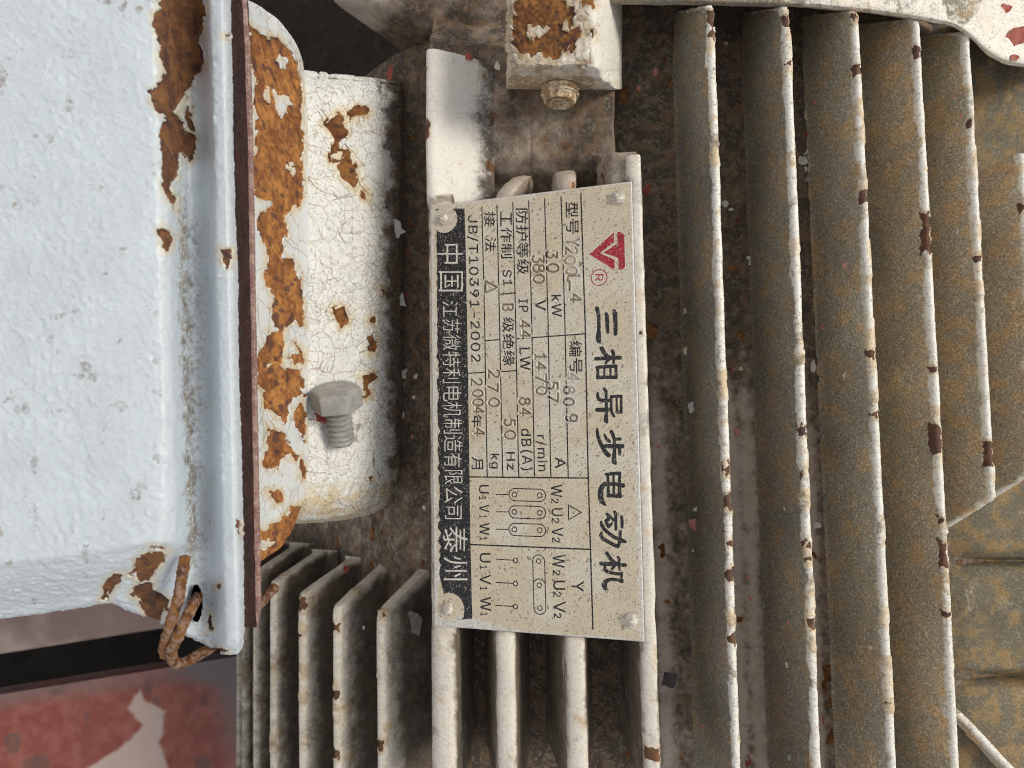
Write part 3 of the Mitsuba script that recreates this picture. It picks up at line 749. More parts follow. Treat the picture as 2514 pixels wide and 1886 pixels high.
rib(PAD + '_stub', 1282, 388, 1212, 540, -1.4, 34, 3.6, 5.6, 305, ramp(11), (), rib_dirt_shade(305, 3, 9, 0.45), bsdf='deck_paint')
rib(PAD + '_stub_001', 1392, 378, 1390, 540, -1.4, 34, 3.4, 4.2, 306, ramp(8), (), rib_dirt_shade(306, 3, 9, 0.5), bsdf='deck_paint')
sb = [[(ab(px, py, -4)[0], ab(px, py, -4)[1], n) for px, n in ((1482, -20), (1487, -14), (1492, -5.5), (1500, -3.4), (1535, -3.0), (1566, -3.0))] for py in (385, 430, 480)]
top = [[(q[0] - 3.2, q[1], -20) for q in sb[0]], [(q[0] - 2.0, q[1], q[2] - 2.2) for q in sb[0]]]
P, N, Q = net(top + sb, pad_frame, 0.45, 0.45)
sheet(PAD + '_corner', P, N, n3(P, 6, 1, 2) * 0.6 + n3(P, 1.4, 2, 2) * 0.3, 0.2 + 0.31 * sm(0.5, 0.65, nfbm(P / 5, 3, 6)), 0.5 + n3(P, 9, 4, 3) * 0.7, 'deck_paint')
# outlines of the printed characters (integer units, polygons ; rings | points)
GLYPH_TEXT = """中19,132 91,133 92,168 107,168 108,133 180,133 180,38 165,38 164,49 108,49 107,-16 92,-16 91,49 35,49 34,37 19,37|107,65 165,64 165,118 107,118|34,65 92,64 92,118 34,118
国17,159 183,159 183,-16 167,-16 166,-6 33,-6 32,-16 17,-16|32,9 167,8 167,145 32,145;46,39 92,40 92,73 54,73 54,86 92,86 92,114 48,115 48,128 151,128 151,115 106,114 106,86 146,86 146,73 106,73 106,40 138,39 133,49 119,63 119,65 129,69 148,49 139,40 155,39 155,26 46,26
江65,-3 65,12 118,13 118,134 75,135 75,150 181,150 181,135 134,134 134,13 192,12 192,-3;16,-4 16,-1 54,61 64,51 42,9 28,-13;20,157 27,165 30,165 57,149 64,142 54,131 20,154;9,99 18,111 48,95 53,89 47,80 43,79
苏25,-17 16,-4 30,1 45,10 61,24 73,45 81,73 80,81 26,81 26,95 82,95 85,116 100,116 100,95 155,95 154,61 170,64 190,23 185,18 176,17 170,34 155,60 151,16 145,-7 140,-12 132,-15 102,-15 98,-1 126,-2 132,4 137,33 139,80 98,81 89,44 81,27 71,13 50,-5;12,135 12,149 56,149 57,168 72,168 73,149 126,149 127,168 142,168 143,149 188,149 188,135 142,135 142,113 127,113 126,135 73,135 72,113 57,113 56,135;15,22 31,42 42,64 55,59 44,37 27,15
微57,89 125,89 136,123 142,167 155,167 156,158 151,127 192,127 192,114 185,113 180,79 165,32 176,12 193,-5 185,-15 182,-15 168,-1 156,17 136,-7 122,-16 114,-5 135,11 150,33 139,78 135,79 131,70 124,77 57,76|146,105 150,77 158,54 167,81 172,113 148,114;51,-5 61,11 64,21 65,64 117,64 117,30 132,38 136,27 104,4 99,16 105,28 105,51 79,52 78,26 72,2 61,-15;61,152 71,152 71,117 85,116 86,168 98,168 98,117 111,116 112,152 123,152 123,104 61,104;4,72 31,104 43,128 57,124 43,98 43,-16 29,-16 29,75 26,75 13,59 11,59;6,127 26,148 39,168 53,164 42,146 18,120 13,117
特78,93 78,107 128,108 128,133 89,133 89,147 127,147 129,169 143,168 144,147 182,147 182,133 143,132 144,107 192,107 192,93 167,92 167,70 190,69 190,55 167,54 167,-5 163,-12 147,-16 127,-16 123,-3 123,-1 150,-1 153,2 153,55 81,55 81,69 152,69 153,93;92,41 93,44 103,49 122,28 128,17 116,10 104,29;8,84 16,119 19,153 32,151 30,128 41,127 42,168 57,168 57,128 76,127 76,113 57,112 57,69 73,73 76,73 77,70 77,59 57,52 57,-16 42,-16 42,47 12,39 10,49 12,55 42,64 42,113 27,112 20,79
利132,-2 164,-2 168,3 168,165 182,165 182,-6 177,-13 169,-16 137,-17;119,145 133,145 133,33 119,33;6,27 19,40 32,59 48,92 47,94 10,94 10,108 52,109 52,142 13,136 9,148 51,155 92,167 102,155 67,145 67,109 105,108 105,94 68,94 67,80 104,46 95,35 70,61 67,61 67,-16 52,-16 51,66 26,25 15,12 7,22
电25,139 89,139 90,168 106,168 107,139 173,139 173,38 107,38 106,12 108,5 116,2 165,2 174,9 178,35 192,28 191,12 185,-5 171,-13 110,-13 102,-11 95,-6 91,3 89,38 42,38 41,26 25,26|106,54 157,53 158,81 107,82|106,97 157,96 158,123 107,124|41,54 89,53 90,81 42,82|41,97 89,96 90,123 42,124
机70,-6 89,23 97,51 100,87 100,157 167,157 167,3 170,0 179,0 183,4 184,37 186,37 196,31 195,2 192,-8 183,-14 164,-14 158,-12 153,-6 151,143 114,142 114,72 107,29 95,1 82,-16;6,36 26,68 41,108 40,111 10,111 10,125 43,125 44,168 58,168 58,126 88,125 88,111 58,111 58,94 89,60 79,47 63,71 58,73 58,-16 44,-16 44,76 41,75 24,36 14,22
制140,0 168,0 171,3 171,167 185,167 185,-5 181,-11 175,-14 145,-16;135,150 149,150 149,38 135,38;9,110 20,134 29,164 42,161 38,140 58,140 58,168 72,168 73,140 113,140 113,126 72,125 73,105 121,105 121,91 72,90 73,70 114,70 114,10 111,3 100,-1 84,-1 80,12 98,12 100,14 100,55 73,56 72,-16 58,-16 58,55 33,56 32,0 18,0 18,70 57,70 58,90 9,91 9,105 17,106|32,126 24,105 57,105 58,125
造9,77 9,91 50,91 50,19 71,6 97,1 143,1 194,5 190,-11 90,-12 71,-8 44,6 34,1 18,-15 10,-1 36,18 36,76;61,116 74,134 87,166 101,163 95,143 118,143 119,168 134,168 135,143 181,143 181,130 134,130 134,105 190,104 190,91 61,91 61,104 118,104 118,130 88,130 74,109;77,75 174,75 174,18 77,18|91,32 158,31 159,61 92,62;14,152 26,160 51,136 56,128 44,120
有8,60 40,90 62,126 61,128 13,128 13,142 69,142 78,168 93,165 87,142 188,142 188,128 80,128 69,108 70,105 164,105 164,-6 156,-14 121,-16 116,-3 149,-1 149,24 67,24 66,-16 51,-16 51,78 48,78 19,50|66,38 149,37 150,57 67,58|66,72 149,71 150,90 67,91
限81,-5 88,5 88,159 177,159 177,71 137,71 136,69 148,42 178,64 188,55 186,51 155,29 167,14 193,-3 182,-15 162,-2 148,13 137,30 123,71 104,71 103,6 139,13 139,-1 89,-16 87,-16|103,85 161,84 162,108 104,109|103,123 161,122 162,145 104,146;18,160 69,161 78,155 59,104 70,87 75,74 76,48 70,36 59,31 45,31 41,44 57,45 63,55 63,65 59,80 45,100 60,145 32,145 32,-16 18,-16
公119,158 133,164 160,121 192,89 181,75 171,83 143,117;27,14 35,18 51,37 75,74 92,106 95,107 109,101 109,99 90,66 56,17 145,22 144,27 123,53 123,56 137,61 167,22 184,-7 169,-14 156,8 32,-2;11,85 42,119 55,141 64,162 81,158 60,117 36,86 25,75
司18,155 178,155 178,3 177,-4 172,-11 155,-15 131,-15 126,0 159,1 162,4 162,141 18,141;19,120 140,120 140,107 19,107;32,85 126,85 126,21 48,21 46,19 46,5 32,5|47,71 47,34 111,35 110,72
泰8,42 37,61 52,78 11,79 10,92 63,92 72,106 71,109 31,109 31,121 79,121 84,133 83,137 21,137 21,149 87,149 92,168 107,167 106,149 180,149 180,137 102,137 96,123 97,121 172,121 172,109 91,109 82,93 190,92 189,79 145,78 153,68 168,58 194,46 185,34 173,38 155,49 125,79 73,79 46,50 24,34 18,32;23,7 69,23 65,30 47,45 56,53 64,49 79,34 72,24 93,31 93,72 108,73 108,37 119,33 140,55 151,47 133,26 173,3 163,-7 109,21 108,-5 104,-12 93,-15 72,-15 68,-3 93,-1 92,17 31,-6 29,-6
州164,165 179,165 179,-14 164,-14;124,112 134,117 137,115 155,79 157,67 145,62 140,78;104,160 119,160 119,-2 104,-2;67,111 80,115 92,82 95,65 82,60 78,80;11,-5 29,17 41,44 47,81 47,164 62,164 62,80 54,33 40,4 23,-15;6,67 16,86 24,117 37,115 31,87 20,61 8,64
接6,62 32,70 32,113 8,114 8,128 32,129 32,168 46,168 46,128 66,128 66,114 46,113 46,75 64,79 67,65 104,65 115,85 114,87 70,87 70,100 105,101 92,125 92,128 100,131 101,133 77,134 77,147 121,147 114,165 126,167 128,167 140,147 185,147 185,134 155,133 156,131 168,127 153,101 190,100 190,87 124,87 123,84 129,84 129,82 121,67 122,65 193,65 193,52 168,52 161,32 149,16 187,-5 178,-16 136,5 106,-9 70,-16 64,-3 96,2 119,12 80,27 96,51 67,52 66,65 46,58 45,-8 35,-15 16,-16 12,-2 30,-2 32,0 32,52 28,53 9,47|103,132 117,109 117,106 109,103 109,100 136,100 154,133 104,134|102,34 134,22 146,36 152,51 113,52
法68,69 68,83 120,84 120,119 77,120 77,134 119,134 120,168 135,168 135,134 179,134 179,120 135,120 135,84 187,83 187,69 131,69 98,11 107,10 157,16 141,41 153,48 174,19 188,-10 175,-16 165,4 77,-9 72,6 80,11 91,27 111,68;19,156 29,166 57,152 65,144 56,133;15,-4 52,60 54,61 64,50 37,0 28,-14;9,100 18,112 42,100 54,91 45,79 26,92
工10,-1 10,14 91,15 91,130 21,131 21,146 180,146 180,131 108,130 108,15 190,14 190,-1
作61,88 86,123 105,166 119,163 110,135 192,135 192,121 132,121 130,119 131,91 188,91 188,77 130,77 130,48 190,47 190,33 131,33 130,-16 115,-16 115,120 101,121 88,97 73,78;8,85 8,89 21,102 37,126 57,168 71,164 67,151 51,120 51,-16 36,-16 36,93 32,92 17,73
级66,-7 79,12 90,40 100,96 102,140 80,141 80,155 168,155 153,101 177,101 184,98 185,94 174,59 155,26 170,10 193,-5 182,-16 167,-7 145,13 121,-8 104,-17 94,-5 116,7 135,25 111,67 102,28 87,-6 80,-16 77,-16|115,99 127,67 146,39 159,61 167,83 166,87 134,87 149,141 117,141;9,11 66,32 77,35 78,21 19,-2 12,-4;7,99 13,103 26,124 46,168 59,163 60,160 50,139 28,102 53,104 66,126 77,120 78,117 71,105 40,61 43,60 76,69 77,57 12,35 8,49 21,59 43,89 11,85
绝7,99 13,103 27,125 47,169 62,162 46,130 29,104 30,102 54,105 66,125 76,121 79,119 78,115 81,115 99,142 112,170 126,167 119,151 120,148 159,149 167,141 150,113 180,112 180,48 103,48 102,8 106,2 114,0 170,1 176,8 178,26 180,26 191,21 190,6 186,-5 181,-10 172,-13 107,-13 96,-10 91,-5 88,5 88,98 82,99 73,107 36,57 79,64 79,51 12,36 8,49 23,61 43,89 37,90 11,85|141,62 166,62 165,99 141,98|98,114 99,112 133,112 146,134 112,135|102,62 128,62 127,99 102,98;8,10 77,26 80,26 81,23 81,13 13,-4 10,-4
缘72,3 103,18 125,33 133,42 127,53 94,33 84,29 81,31 76,40 101,50 121,64 111,74 79,59 72,70 92,77 115,91 73,92 73,104 146,104 149,114 148,118 87,118 99,168 113,167 112,156 162,157 170,155 161,105 192,104 192,92 138,92 123,80 139,61 177,82 187,74 184,70 168,62 167,56 174,32 192,3 184,-6 174,3 164,23 157,51 154,54 145,49 150,24 149,8 144,-6 136,-14 110,-16 107,-6 107,-3 124,-4 133,2 136,12 135,26 107,6 81,-7|104,130 151,129 154,144 109,145;9,98 16,103 25,118 48,167 60,163 61,160 57,151 30,102 52,103 63,125 74,119 59,90 39,60 43,59 69,65 69,53 14,36 10,49 22,58 42,88 34,89 13,85;9,10 68,33 72,31 73,21 14,-4
防16,159 69,160 78,155 57,100 73,75 76,49 72,35 65,29 58,27 42,27 39,41 55,41 60,45 62,52 62,62 58,76 43,97 59,145 31,145 31,-16 16,-16;74,135 128,135 120,165 132,168 136,164 143,143 143,139 138,138 138,135 190,135 190,121 121,120 121,90 178,90 174,8 170,-7 163,-14 156,-16 127,-16 122,-2 151,-2 156,2 161,28 162,76 118,76 110,36 96,9 83,-5 67,-16 57,-6 75,8 88,25 98,48 104,78 106,120 74,121
护65,-5 79,16 87,43 89,58 89,133 135,134 133,141 119,161 120,164 132,168 150,142 150,139 144,137 144,134 185,134 185,54 170,54 169,67 105,67 99,26 89,0 78,-16|105,82 169,81 170,119 105,120;8,62 38,71 38,112 11,114 11,128 38,128 38,168 52,168 52,129 75,128 75,114 52,112 52,75 75,80 76,66 52,58 52,-5 43,-14 19,-15 14,-2 35,-1 38,3 38,53 12,47
等7,122 25,144 37,169 51,166 47,152 97,152 99,141 110,156 115,169 130,166 126,152 189,152 189,139 148,139 157,120 146,115 144,115 130,139 117,139 106,124 108,109 172,109 172,96 108,96 107,79 191,78 191,65 148,64 148,47 186,47 186,34 148,34 147,-8 141,-14 131,-16 105,-16 100,-2 133,-1 132,34 59,34 59,31 75,20 90,4 78,-6 68,7 45,24 53,34 16,34 16,47 132,47 133,65 10,65 10,78 91,78 91,96 29,96 29,108 91,109 92,122 87,127 97,138 63,139 68,121 56,116 45,139 37,138 20,114
型9,5 93,6 92,30 30,30 30,44 93,45 93,62 78,62 77,106 52,106 48,88 42,76 25,59 21,58 12,67 28,81 34,92 37,104 13,106 13,119 39,120 39,146 20,147 20,160 110,160 110,147 92,146 92,120 115,119 115,106 92,105 92,67 109,66 110,44 170,44 170,31 110,30 109,6 190,5 190,-9 9,-9|53,120 78,119 78,147 53,147;136,74 164,76 164,167 179,167 178,69 173,63 166,61 141,60;127,90 127,157 141,157 141,90
号13,74 13,88 187,88 186,74 70,73 64,55 65,52 163,52 154,3 145,-11 130,-16 94,-15 89,-1 132,-1 139,10 145,38 41,38 53,74;37,160 163,160 163,106 37,106|53,147 53,119 147,120 146,147
编63,-3 74,22 80,50 83,87 83,147 128,147 121,166 134,170 147,147 184,147 184,100 98,100 96,83 186,83 185,-10 180,-14 166,-15 163,-4 174,-2 173,28 159,27 159,-10 149,-10 149,27 135,28 135,-10 125,-10 125,27 109,28 108,-15 96,-15 95,52 86,13 75,-13 64,-6|159,41 174,41 173,70 159,69|97,114 169,113 170,133 98,134|135,41 149,41 148,70 135,69|108,41 125,41 124,70 108,69;8,99 20,114 34,143 42,167 46,168 57,164 44,131 29,103 49,104 60,126 73,120 55,87 36,58 39,57 67,63 68,51 13,36 9,49 24,63 39,89 12,85;8,10 59,30 67,32 68,19 17,-2 11,-3
年10,100 25,114 38,132 55,169 70,165 63,148 64,144 181,144 181,130 118,129 118,99 177,99 177,85 119,85 118,45 191,44 191,30 119,30 118,-16 102,-16 101,30 10,30 10,44 43,46 43,99 101,99 102,130 55,130 39,107 23,90|58,45 102,44 102,85 58,85
月6,-6 26,19 38,52 41,73 41,157 164,158 164,-2 162,-7 157,-12 147,-15 111,-16 105,-1 145,0 148,2 147,46 53,46 44,20 25,-10 19,-16 16,-16|55,62 147,61 148,94 58,95|57,110 147,109 148,142 58,143
J10,50 29,50 31,28 38,18 45,15 59,14 73,22 78,36 78,146 97,146 97,34 89,13 79,4 67,-1 46,-2 34,1 23,8 13,22 10,34
B18,146 84,145 100,138 109,128 114,114 113,96 103,82 93,76 107,69 115,60 120,46 120,32 113,15 102,6 81,0 18,0|38,66 38,16 84,17 94,21 100,29 102,44 96,57 89,62 78,66|37,83 73,82 85,86 91,91 96,102 96,112 93,119 85,127 75,130 38,130
T10,130 10,146 120,146 120,130 75,129 75,0 56,0 56,129
/5,-22 51,153 67,153 21,-22
014,60 14,86 19,112 26,127 38,140 53,147 70,148 89,142 102,130 113,105 116,86 116,60 109,28 94,7 84,1 72,-2 58,-2 42,3 30,13 21,28|32,59 37,36 44,23 52,17 60,14 74,15 89,27 97,51 98,87 90,116 77,130 69,132 54,130 40,117 33,94
122,0 22,16 61,17 61,127 58,128 26,103 25,123 56,146 79,146 79,17 112,16 112,0
218,105 26,131 34,139 48,146 58,148 79,146 90,141 100,132 108,114 108,101 105,90 89,66 44,17 111,16 111,0 18,0 18,14 86,90 90,101 90,112 87,121 80,128 68,132 58,132 42,124 37,114 36,105
312,37 31,37 32,31 38,21 55,14 69,14 80,18 89,25 93,36 91,52 84,63 67,70 45,70 45,86 81,129 19,130 19,146 106,146 106,132 104,129 65,85 93,76 102,68 109,56 111,34 106,20 100,12 91,5 75,-1 53,-2 43,0 31,5 22,12 15,22
411,44 68,145 87,146 32,47 79,46 80,91 98,91 98,47 117,46 118,30 98,28 98,0 80,0 79,29 12,29
518,36 36,36 41,23 58,14 76,16 88,25 93,36 94,51 90,63 82,73 67,79 52,78 38,71 20,73 28,144 29,146 105,146 105,130 44,130 40,96 41,88 55,94 77,94 91,88 102,78 110,62 112,41 108,25 101,14 89,4 80,0 71,-2 46,0 27,12 20,23
619,39 19,53 24,71 72,146 92,146 55,89 81,89 93,84 103,75 109,64 112,51 111,33 104,17 92,5 78,-1 58,-2 49,0 30,13 23,24|37,39 41,28 48,19 60,14 71,14 83,19 91,30 94,40 93,55 87,67 80,72 70,76 57,75 42,64 37,52
718,130 18,146 112,146 112,128 48,0 28,1 92,129
815,32 16,50 21,61 28,69 40,76 26,88 20,104 21,119 29,134 43,144 59,148 77,147 97,137 107,123 109,103 101,85 89,76 99,71 113,53 115,32 108,16 97,6 84,0 74,-2 50,-1 31,7 21,17|33,34 38,23 44,19 57,14 72,14 85,19 92,25 96,35 96,44 91,56 82,63 71,67 58,67 47,63 37,55 33,45|38,104 40,97 48,87 60,83 69,83 80,87 88,94 91,103 91,113 87,123 80,128 74,131 60,132 43,124 39,116
919,93 20,114 25,126 34,137 50,146 71,148 86,144 103,130 109,119 112,94 107,75 98,58 57,-1 39,-1 39,2 76,57 55,56 38,62 25,75|37,95 41,84 48,75 61,70 70,70 83,75 90,83 94,96 94,106 89,119 84,126 74,131 61,132 47,126 41,119 37,107
-33,70 97,70 97,54 33,54
S11,38 30,38 31,32 37,22 46,17 58,14 82,17 95,26 99,35 99,44 96,51 81,60 43,71 27,80 17,93 15,113 20,126 28,135 47,145 57,147 80,146 90,143 103,135 113,121 115,109 97,109 94,119 84,127 71,131 59,131 48,128 38,122 33,112 33,103 35,97 44,90 91,75 111,60 117,46 117,33 108,13 100,6 80,-2 55,-3 44,-1 30,5 18,16 12,29
I9,16 35,17 35,129 9,130 9,146 79,146 79,130 54,129 54,17 79,16 79,0 9,0
P18,146 77,146 90,143 108,130 117,107 117,92 114,80 108,69 98,60 77,53 37,53 37,0 18,0|37,70 75,69 91,76 96,84 99,94 98,110 93,121 86,126 75,130 37,130
L18,0 18,146 37,146 37,17 104,16 104,0
W5,146 24,146 25,144 56,24 88,146 109,146 110,144 141,24 172,145 192,146 153,1 130,0 98,119 67,0 45,0
d10,45 10,64 13,79 24,98 34,106 44,110 64,111 78,105 88,94 89,146 107,146 107,0 90,0 89,17 79,5 68,-1 49,-2 36,2 20,16 15,25|28,46 33,30 42,19 53,14 71,16 84,28 89,44 89,66 83,83 74,92 65,95 53,95 42,91 35,83 29,69
(25,48 27,89 39,134 51,156 66,156 48,103 43,74 43,47 48,21 67,-27 50,-27 46,-21 31,16
)11,-27 28,15 35,50 35,71 30,102 22,129 11,154 11,156 27,156 38,136 49,99 53,51 46,13 29,-26
A6,0 58,146 79,147 133,0 113,1 99,41 40,41 26,1|67,125 47,57 93,58 70,127
V5,146 25,146 69,19 113,146 133,146 80,0 58,0
r15,110 32,110 33,95 42,105 49,109 71,111 71,93 51,93 41,88 34,77 33,0 15,0
m15,110 32,110 33,95 42,105 59,112 77,109 85,102 91,93 103,106 120,112 135,111 149,104 158,90 160,80 160,0 142,0 142,79 136,91 124,96 109,94 100,87 97,80 96,0 78,0 78,80 71,92 61,96 45,93 35,82 33,76 33,0 15,0
i12,136 13,145 21,151 31,150 37,143 36,134 28,128 18,129;15,110 33,110 33,0 15,0
n15,110 32,110 33,94 45,106 59,111 80,109 94,99 100,88 102,78 102,0 84,0 84,75 80,86 74,92 65,95 51,94 37,83 33,72 33,0 15,0
k15,146 33,146 34,62 81,110 103,110 58,62 106,0 84,0 44,50 33,40 33,0 15,0
U18,147 37,147 37,46 39,38 44,28 54,20 69,15 81,15 100,22 111,38 113,46 113,147 132,147 132,42 126,24 113,9 90,-1 66,-2 40,7 28,18 22,28 18,42
H18,146 37,146 38,83 112,83 113,146 132,146 132,0 113,0 112,67 38,67 37,0 18,0
z12,14 71,92 14,93 14,110 96,110 96,95 38,18 98,17 98,0 12,0
g10,46 10,65 13,79 20,93 31,104 44,110 64,111 78,105 89,93 90,110 107,110 107,-10 103,-23 92,-35 74,-42 51,-43 35,-39 26,-34 15,-20 27,-12 30,-12 39,-22 51,-27 67,-27 83,-20 89,-7 89,18 86,19 78,8 68,3 49,2 40,4 30,9 20,19 13,32|28,47 32,34 44,21 52,18 65,18 76,22 84,32 89,47 89,65 83,83 74,92 65,95 53,95 42,91 35,84 30,73
.14,8 16,20 24,25 35,23 40,15 38,4 30,-1 19,1
Y59,60 6,146 27,146 29,144 69,78 109,145 131,146 78,60 78,0 59,0
R18,146 77,146 93,142 108,131 117,109 116,88 109,73 92,60 122,0 101,1 71,57 37,57 37,0 18,0|37,75 74,74 88,78 96,87 99,97 99,107 95,119 87,126 75,130 37,130
"""
# ------------------------------------------------------------------ nameplate: sheet with stamped figures, printing, rivets
tag(NP, 'cream metal nameplate with black and red printing and stamped figures')
GLYPHS = {}
for item in GLYPH_TEXT.split('\n'):
    if item:
        GLYPHS[item[0]] = [[[tuple(int(v) for v in q.split(',')) for q in ring.split(' ')] for ring in poly.split('|')] for poly in item[1:].split(';')]


def glyph(ch):
    return unary_union([Polygon(r[0], r[1:]).buffer(0) for r in GLYPHS[ch]])


def to_plate(g, f):
    """A polygon given by f(x, y) -> photo place, as a polygon on the plate."""
    return shapely.transform(g, lambda c: onplate(*f(c[:, 0], c[:, 1])))


def boxed(ch, xb, xt, y0, y1):
    g = glyph(ch)
    a0, c0, a1, c1 = g.bounds
    return to_plate(g, lambda x, y: (xb + (xt - xb) * (y - c0) / (c1 - c0), y0 + (y1 - y0) * (x - a0) / (a1 - a0)))


def line_of(text, xb0, y0, xb1, y1, hgt, cell=None):
    """A run of letters from y0 to y1 in the photo, baseline at xb0..xb1; hgt: height of a capital (a full square for hanzi)."""
    if cell is None:
        ws = [glyph(c).bounds[2] + 24 if c != ' ' else 90 for c in text]
    else:
        ws = [200] * len(text)
    tot = sum(ws) - (24 if cell is None else 0)
    out, at = [], 0
    for c, w in zip(text, ws):
        if c != ' ':
            g = glyph(c)

            def f(x, y, at=at):
                t = (at + x) / tot
                cap = 146.0 if cell is None else 200.0
                yy = y if cell is None else y + 24
                return xb0 + (xb1 - xb0) * t + hgt * yy / cap, y0 + (y1 - y0) * t
            out.append(to_plate(g, f))
        at += w
    return out


def put_ink(key, polys, bsdf, n0=-0.12, n1=0.05):
    g = unary_union([p.buffer(0) for p in polys])
    parts = []
    for p in getattr(g, 'geoms', [g]):
        if p.area > 0.01:
            parts.append(trimesh.creation.extrude_polygon(p, n1 - n0, engine='earcut'))
    m = trimesh.util.concatenate(parts)
    put(key, plate(m.vertices[:, 0], m.vertices[:, 1], m.vertices[:, 2] + n0), m.faces, bsdf, smooth=False)


def brush(strokes, ox, oy, s):
    out = []
    for st in strokes:
        for (x0, y0, r0), (x1, y1, r1) in zip(st[:-1], st[1:]):
            out.append(unary_union([Point(x0, y0).buffer(r0, 10), Point(x1, y1).buffer(r1, 10)]).convex_hull)
    g = unary_union(out).buffer(3.5 if s < 10 else 6)
    return to_plate(g, lambda x, y: (ox + x / s, oy + y / s))


def seg(pts, half):
    """A ruled line through photo points, half width in mm."""
    return LineString([tuple(onplate(*p)) for p in pts]).buffer(half, 3)


TITLE = [
    (1440, 740, 8.295, [[(215, 150, 42), (235, 215, 35), (250, 330, 33), (252, 480, 34), (250, 600, 36), (240, 720, 52), (250, 800, 48), (275, 840, 20)], [(400, 255, 32), (415, 310, 38), (422, 480, 38), (430, 600, 34), (430, 635, 26)],
                        [(560, 195, 33), (580, 260, 44), (590, 450, 42), (592, 620, 38), (590, 665, 36)]]),
    (1440, 740, 8.295, [[(310, 960, 40), (345, 1030, 42), (400, 1100, 38), (470, 1150, 40), (530, 1165, 30)], [(190, 1172, 34), (350, 1162, 36), (520, 1150, 34), (680, 1148, 40)], [(525, 1010, 32), (545, 1060, 36), (550, 1150, 28), (552, 1250, 24)],
                        [(385, 1265, 18), (415, 1220, 28), (460, 1180, 30)], [(215, 1345, 30), (400, 1330, 32), (600, 1320, 34)], [(600, 1320, 30), (600, 1440, 28), (600, 1550, 32)], [(215, 1345, 26), (232, 1440, 26), (225, 1550, 30)],
                        [(225, 1550, 34), (420, 1545, 32), (600, 1548, 34)], [(362, 1340, 18), (362, 1540, 20)], [(485, 1340, 20), (485, 1540, 20)]]),
    (1440, 940, 7.9, [[(345, 115, 28), (375, 160, 32), (380, 250, 26), (385, 400, 26), (385, 560, 26), (378, 660, 36), (375, 730, 42), (395, 770, 18)], [(215, 200, 22), (215, 270, 28), (240, 320, 34), (320, 345, 34), (420, 345, 28), (470, 340, 24)],
                      [(205, 525, 36), (300, 525, 38), (440, 520, 36), (480, 515, 24)], [(480, 270, 24), (478, 400, 22), (480, 520, 24), (495, 590, 26), (530, 645, 22), (548, 660, 10)], [(480, 265, 26), (580, 262, 26), (670, 262, 28)],
                      [(672, 265, 24), (672, 420, 22), (670, 560, 28)], [(670, 565, 32), (590, 570, 28)], [(582, 300, 18), (585, 420, 18), (590, 570, 24)]]),
    (1440, 940, 7.9, [[(205, 890, 14), (208, 960, 30), (225, 1060, 32), (265, 1160, 34), (320, 1270, 36), (370, 1350, 40), (425, 1405, 44)], [(345, 1005, 16), (375, 1065, 28), (420, 1125, 34), (445, 1140, 26)],
                      [(480, 950, 34), (510, 1000, 34), (535, 1100, 26), (545, 1230, 28), (540, 1340, 32), (530, 1460, 42), (535, 1530, 46), (570, 1575, 18)], [(545, 1095, 28), (650, 1090, 30)], [(365, 1230, 38), (500, 1230, 42), (690, 1230, 44)],
                      [(635, 1270, 26), (642, 1340, 28), (642, 1390, 22)]]),
    (1440, 1150, 8.295, [[(405, 125, 32), (520, 110, 32), (670, 100, 36)], [(430, 150, 24), (440, 350, 26), (445, 550, 32)], [(675, 120, 28), (670, 330, 28), (675, 560, 38)], [(440, 555, 34), (560, 555, 38), (680, 565, 42)], [(550, 140, 22), (555, 550, 22)],
                         [(740, 350, 46), (600, 320, 34), (450, 320, 36), (370, 320, 44), (310, 380, 48), (285, 470, 54), (285, 580, 56), (310, 670, 50), (360, 730, 26), (400, 755, 8)]]),
    (1440, 1150, 8.295, [[(570, 885, 28), (595, 930, 32), (595, 1100, 28), (598, 1240, 28)], [(715, 985, 28), (725, 1100, 32), (720, 1200, 26)], [(415, 930, 26), (450, 980, 34), (440, 1050, 28), (395, 1060, 30), (410, 1120, 34), (450, 1190, 32), (500, 1140, 26), (525, 1110, 14)],
                         [(450, 960, 28), (500, 1010, 28), (560, 1060, 26)], [(300, 1095, 26), (310, 1150, 34), (360, 1240, 34), (450, 1320, 34), (560, 1400, 34), (660, 1440, 34), (740, 1480, 42), (800, 1495, 22)],
                         [(685, 1285, 32), (685, 1380, 28), (670, 1480, 30), (660, 1550, 32)], [(310, 1310, 20), (290, 1360, 34), (340, 1440, 34), (450, 1500, 34), (560, 1560, 36), (640, 1590, 36)]]),
    (1440, 1340, 13.825, [[(690, 250, 55), (760, 380, 58), (860, 500, 62), (960, 590, 66), (1080, 630, 60), (1180, 650, 52), (1300, 660, 64)], [(490, 600, 62), (600, 610, 64), (760, 620, 64), (900, 630, 68)],
                          [(1060, 380, 36), (1110, 450, 46), (1100, 560, 42), (1110, 700, 38), (1120, 820, 34)], [(860, 800, 44), (910, 730, 48), (960, 670, 40)], [(620, 710, 40), (620, 800, 54), (700, 880, 56), (830, 920, 52), (1000, 950, 50), (1180, 960, 54)],
                          [(1190, 930, 50), (1185, 1080, 36), (1210, 1220, 48)], [(1200, 1210, 56), (1060, 1160, 50), (880, 1140, 50), (740, 1160, 56), (640, 1220, 74), (600, 1330, 86), (630, 1430, 70), (690, 1490, 28)]])]
for i, (ox, oy, s, st) in enumerate(TITLE):
    put_ink(NP + '__title_character' + ('_%03d' % i if i else ''), [brush(st, ox, oy, s)], 'black_ink')

